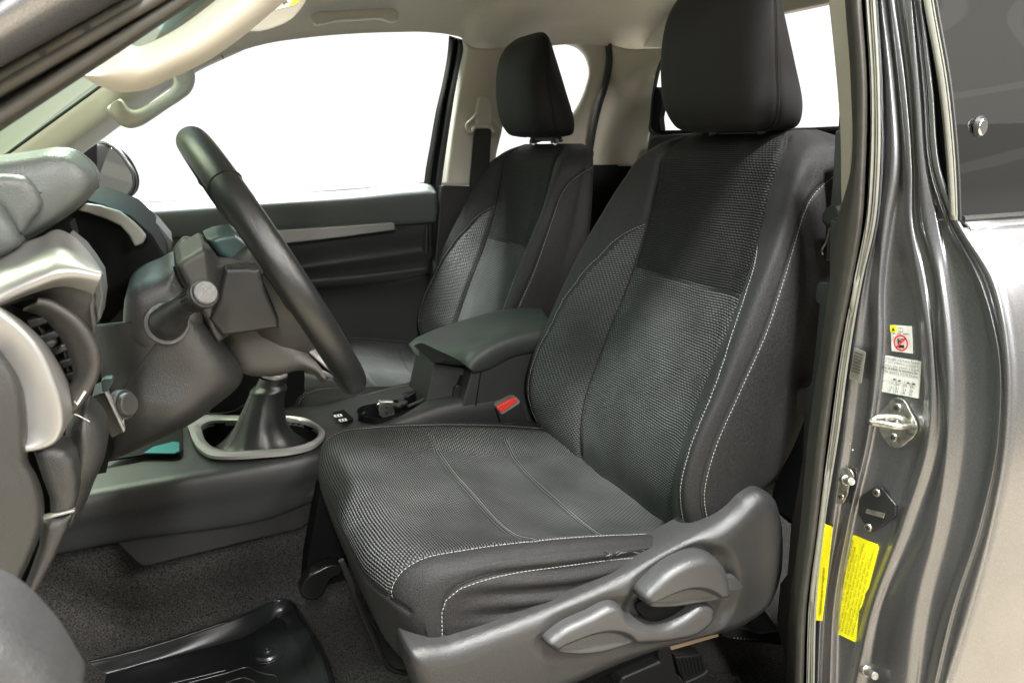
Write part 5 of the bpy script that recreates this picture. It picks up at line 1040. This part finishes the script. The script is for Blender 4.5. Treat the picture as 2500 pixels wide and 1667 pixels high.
slab('inner_trim', qs(ti, X=.80), (.06, .0, 0), 'shroud', ad, .004)
mb = MB(); mb.tube(crom(qs([(1912, 650), (1905, 700), (1888, 870), (1866, 1040), (1845, 1200)], X=.797), 40), .0012, 6); mb.obj('trim_crease', 'dark', ad)
slab('upper_inner_trim', qs([(1917, 300), (1932, 300), (1938, 400), (1945, 510), (1910, 505), (1900, 600), (1888, 600), (1905, 480), (1912, 400)], X=.86), (.05, 0, 0), 'shroud', ad, .003)
slab('belt_knob', crom(qs([(1884, 496), (1892, 480), (1905, 472), (1918, 472), (1926, 485), (1926, 505), (1912, 520), (1896, 522), (1886, 512)], X=.83), 30, closed=True)[:-1], (.03, 0, 0), 'rubber', ad, .006, seg=5)
mb = MB(); mb.tube(crom(qs([(1905, 525), (1898, 555), (1888, 580), (1890, 585)], X=.835), 16), .0013, 5); mb.obj('belt_wire', 'zinc', ad)
# ---- labels on the door frame
JX = .7985
def fr(o, x1, y1): # local frame from photo corners on the frame plane
    return None
def lab(name, corners, m, X=JX, th=.0008): return slab(name, qs(corners, X=X), (th, 0, 0), m, ad, 0)
def basis(c, X): P = qs(c, X=X); return P[0], P[1] - P[0], P[3] - P[0]   # top-left, across, down
# child-seat warning: white, yellow corner, red ring
c = [(2045, 747), (2094, 749), (2096, 812), (2048, 806)]
wl_ = lab('airbag_label', c, 'white'); o, ax_, dn = basis(c, JX - .0012)
def on(u, v, k=0.): return o + ax_ * u + dn * v + np.array([-.0006 * k, 0, 0])
def quad(name, u0, v0, u1, v1, m, par, k=1): return slab(name, [on(u0, v0, k), on(u1, v0, k), on(u1, v1, k), on(u0, v1, k)], (.0003, 0, 0), m, par, 0)
quad('yellow_corner', 0, 0, .31, .26, 'yellow', wl_)
mb = MB(); mb.add([on(.07, .21, 2), on(.25, .21, 2), on(.16, .06, 2)], [[0, 1, 2]]); mb.obj('warning_triangle', 'ink', wl_)
for v, uu in ((.08, (.36, .60)), (.22, (.36, .60))): quad('book_mark', uu[0], v, uu[1], v + .022, 'inkgrey', wl_)
quad('book_mark', .36, .08, .375, .24, 'inkgrey', wl_); quad('book_mark', .585, .08, .60, .24, 'inkgrey', wl_); quad('book_mark', .472, .08, .485, .24, 'inkgrey', wl_)
for u0, u1 in ((.10, .24), (.32, .50), (.58, .86)): quad('text_line', u0, .29, u1, .325, 'inkgrey', wl_)
mb = MB(); rc_ = (.50, .66); R1, R2 = .345, .272; V = []; asp = np.linalg.norm(ax_) / np.linalg.norm(dn)
for k in range(48):
    f = 2 * math.pi * k / 48
    for r in (R1, R2): V.append(on(rc_[0] + r * math.cos(f), rc_[1] + r * asp * math.sin(f), 3))
mb.add(V, [[2 * k, 2 * k + 1, 2 * ((k + 1) % 48) + 1, 2 * ((k + 1) % 48)] for k in range(48)])
mb.add([on(rc_[0] + .22, rc_[1] - .26 * asp, 3), on(rc_[0] + .27, rc_[1] - .20 * asp, 3), on(rc_[0] - .22, rc_[1] + .26 * asp, 3), on(rc_[0] - .27, rc_[1] + .20 * asp, 3)], [[0, 1, 2, 3]]); mb.obj('prohibition_ring', 'redink', wl_)
# child seat pictogram under the bar
for nm, pts in (('seat_pictogram', [(.33, .50), (.40, .50), (.40, .72), (.62, .74), (.64, .86), (.36, .84)]), ('seat_pictogram', [(.50, .50), (.66, .48), (.66, .52), (.50, .54)])):
    slab(nm, [on(u, v, 2) for u, v in pts], (.0002, 0, 0), 'ink', wl_, 0)
mb = MB(); mb.disc(on(.46, .60, 2), (-1, 0, 0), .0014, .0003, 14); mb.obj('seat_pictogram', 'ink', wl_)
# tyre pressure label
c = [(2020, 814), (2116, 830), (2110, 915), (2014, 897)]
tl = lab('tyre_pressure_label', c, 'white'); o, ax_, dn = basis(c, JX - .0012)
lines = ['Reifenfuelldruck Kalte Reifen', 'Cold tyre inflation pressure', 'Pression des pneus a froid', 'Presion de inflado de neumatico frio', 'Banden spanning koude banden']
for k, s_ in enumerate(lines):
    L = np.linalg.norm(ax_) * .90; t_ = text('label_text', s_, .0042, on(.04, .085 + .088 * k, 1.2), ax_, -dn, 'ink' if k == 3 else 'inkgrey', tl)
    wd = max((Vector(v.co) - Vector(t_.data.vertices[0].co)).length for v in t_.data.vertices); oo = Vector(on(.04, .085 + .088 * k, 1.2)) - Vector(ad.location)
    x_ = Vector(ax_ / np.linalg.norm(ax_)); f_ = L / max(wd, 1e-5)
    for v in t_.data.vertices: d = v.co - oo; v.co = oo + d + x_ * (d.dot(x_) * (f_ - 1))
for r, vs in enumerate(['kPa', 'bar', 'psi']):
    text('label_text', vs, .0042, on(.07, .72 + .10 * r, 1.2), ax_, -dn, 'inkgrey', tl)
    for k, s_ in enumerate((['220', '220', '240', '290'], ['2.2', '2.2', '2.4', '2.9'], ['32', '32', '35', '42'])[r]): text('label_text', s_, .0042, on(.30 + .165 * k, .74 + .10 * r, 1.2), ax_, -dn, 'inkgrey', tl)
for u, v in ((.42, .60), (.54, .61), (.75, .62), (.88, .62)): quad('car_mark', u - .03, v - .02, u + .03, v + .015, 'ink', tl)
for u in (.24, .46, .66, .84): quad('rule_line', u, .55, u + .004, .93, 'inkgrey', tl)
quad('rule_line', .05, .66, .95, .664, 'inkgrey', tl)
# pale grey patch with darker lines on the recessed flange
c = [(1962, 799), (1988, 808), (1978, 880), (1950, 869)]
l3 = lab('pale_patch', c, 'sealgrey', .787); o, ax_, dn = basis(c, .7862)
for k in range(7): quad('text_line', .12, .10 + .10 * k, .88, .135 + .10 * k, 'seal', l3)
# yellow tall label, writing runs upwards
c = [(1953, 1226), (2018, 1254), (1968, 1474), (1902, 1443)]
yc = [(1957, 1227), (2014, 1250), (2018, 1258), (2010, 1290), (1995, 1350), (1986, 1364), (1985, 1372), (1980, 1390), (1972, 1404), (1968, 1440), (1967, 1470), (1964, 1474), (1904, 1446), (1902, 1440), (1950, 1232)]
yl = slab('yellow_warning_label', qs(yc, X=JX), (.0008, 0, 0), 'yellow', ad, 0); P = qs(c, X=JX - .0012)
bx, up_ = P[2] - P[3], P[0] - P[3]
ytxt = ['WARNING  This seat is reserved for a low weight adult', 'or child from 1.45 m  with seat belt fastened', 'Never place a rear facing child seat here', 'ACHTUNG  Nicht nach hinten gerichtet montieren', 'before opening rear door open the front door', 'CAUTION  Always close rear door first, then front', 'Oeffnen und schliessen nur mit der Vordertuer']
for k, s_ in enumerate(ytxt):
    p_ = P[3] + bx * (.16 + .115 * k) + up_ * (.03 + .0 * k) + np.array([-.0008, 0, 0]); t_ = text('label_text', s_, .0040, p_, up_, -bx, 'inkolive', yl)
    x_ = Vector(up_ / np.linalg.norm(up_)); oo = Vector(p_) - Vector(ad.location); wd = max((v.co - oo).dot(x_) for v in t_.data.vertices); f_ = np.linalg.norm(up_) * (.92 - .06 * (k % 3)) / wd
    for v in t_.data.vertices: d = v.co - oo; v.co = oo + d + x_ * (d.dot(x_) * (f_ - 1))
c = [(1893, 1203), (1912, 1210), (1900, 1320), (1888, 1425), (1874, 1424), (1878, 1320)]
y2 = slab('yellow_reflection', qs(c, X=.7845), (.0008, 0, 0), 'yellow', ad, 0)  # yellow reflection in the painted flange, put in as a coloured slab
a_, b_ = q(1886, 1412, X=.7838), q(1902, 1214, X=.7838); text('label_text', 'WARNING only for low weight adult', .0048, a_, b_ - a_, [0, 1, 0], 'inkolive', y2)
# ---- striker (zinc), latch plate (black), bump stops
def screw(c_, r, par, m='zinc'):
    mb = MB(); mb.disc(c_, (-1, 0, 0), r, .0025, 24, r2=r * .8); o = mb.obj('screw', m, par, bevel=.0006)
    mb = MB(); mb.box(c_ + np.array([-.0028, 0, 0]), (.0006, r * 1.0, r * .28)); mb.box(c_ + np.array([-.0029, 0, 0]), (.0006, r * .28, r * 1.0)); mb.obj('screw_slot', 'ink', o); return o
st_ = slab('striker_plate', crom(qs([(2037, 930), (2050, 916), (2062, 913), (2074, 918), (2090, 945), (2105, 975), (2104, 993), (2084, 1014), (2062, 1028), (2046, 1026), (2032, 1010), (2020, 990), (2016, 965), (2020, 950)], X=.7955), 60, closed=True)[:-1], (.004, 0, 0), 'zinc', ad, .001)
screw(q(2061, 936, X=.795), .0062, st_); screw(q(2052, 1004, X=.795), .0062, st_)
mb = MB(); a_ = q(2100, 985, X=.797); mb.tube(crom([q(2094, 990, X=.798), q(2096, 980, X=.790), q(2070, 980, X=.775), q(2030, 974, X=.762), q(2003, 968, X=.757), q(2010, 962, X=.762), q(2040, 958, X=.775), q(2070, 962, X=.785), q(2090, 975, X=.796)], 60), .0042, 10); mb.tube([q(2035, 960, X=.772), q(2036, 974, X=.765)], .003, 8); mb.tube([q(2060, 964, X=.781), q(2060, 978, X=.775)], .003, 8); mb.obj('striker_loop', 'zinc', ad, 60)
lp_ = slab('latch_plate', qs([(2012, 1118), (2024, 1120), (2057, 1160), (2056, 1186), (2048, 1192), (2003, 1222), (1996, 1222), (1970, 1180), (1972, 1146), (1978, 1137)], X=.7955), (.004, 0, 0), 'dark', ad, .0012)
screw(q(2014, 1131, X=.7950), .0058, lp_); screw(q(1995, 1211, X=.7950), .0058, lp_)
slab('latch_slot', qs([(1979, 1159), (2034, 1175), (2030, 1191), (1976, 1173)], X=.7950), (.001, 0, 0), 'ink', lp_, 0)
slab('latch_tongue', qs([(1990, 1168), (2032, 1179), (2029, 1190), (1987, 1178)], X=.7935), (.0012, 0, 0), 'zinc', lp_, .0006)
slab('bump_stop_plate', crom(qs([(1915, 1100), (1924, 1080), (1938, 1074), (1952, 1078), (1960, 1092), (1950, 1115), (1944, 1140), (1930, 1158), (1918, 1154), (1912, 1138)], X=.791), 40, closed=True)[:-1], (.003, 0, 0), 'zinc', ad, .001)
for a, b, nm in (((1938, 1100), (1956, 1106), 'bump_pin'), ((1982, 1534), (2010, 1552), 'bump_pin')):
    p0 = q(*a, X=.797); p1 = q(*b, X=.778); mb = MB(); mb.tube([p0, p0 * .6 + p1 * .4], .0070, 20); mb.tube([p0 * .6 + p1 * .4, p1], .0050, 16); mb.obj(nm, 'zinc', ad, bevel=.001)
screw(q(1932, 1140, X=.790), .0060, ad)
for a, r in (((1941, 928), .005), ((1953, 1020), .0022), ((1958, 1034), .0022), ((1964, 1530), .006)): mb = MB(); mb.disc(q(*a, X=.797), (-1, 0, 0), r, .002, 20, r2=r * .6); mb.obj('plug', 'paint', ad)
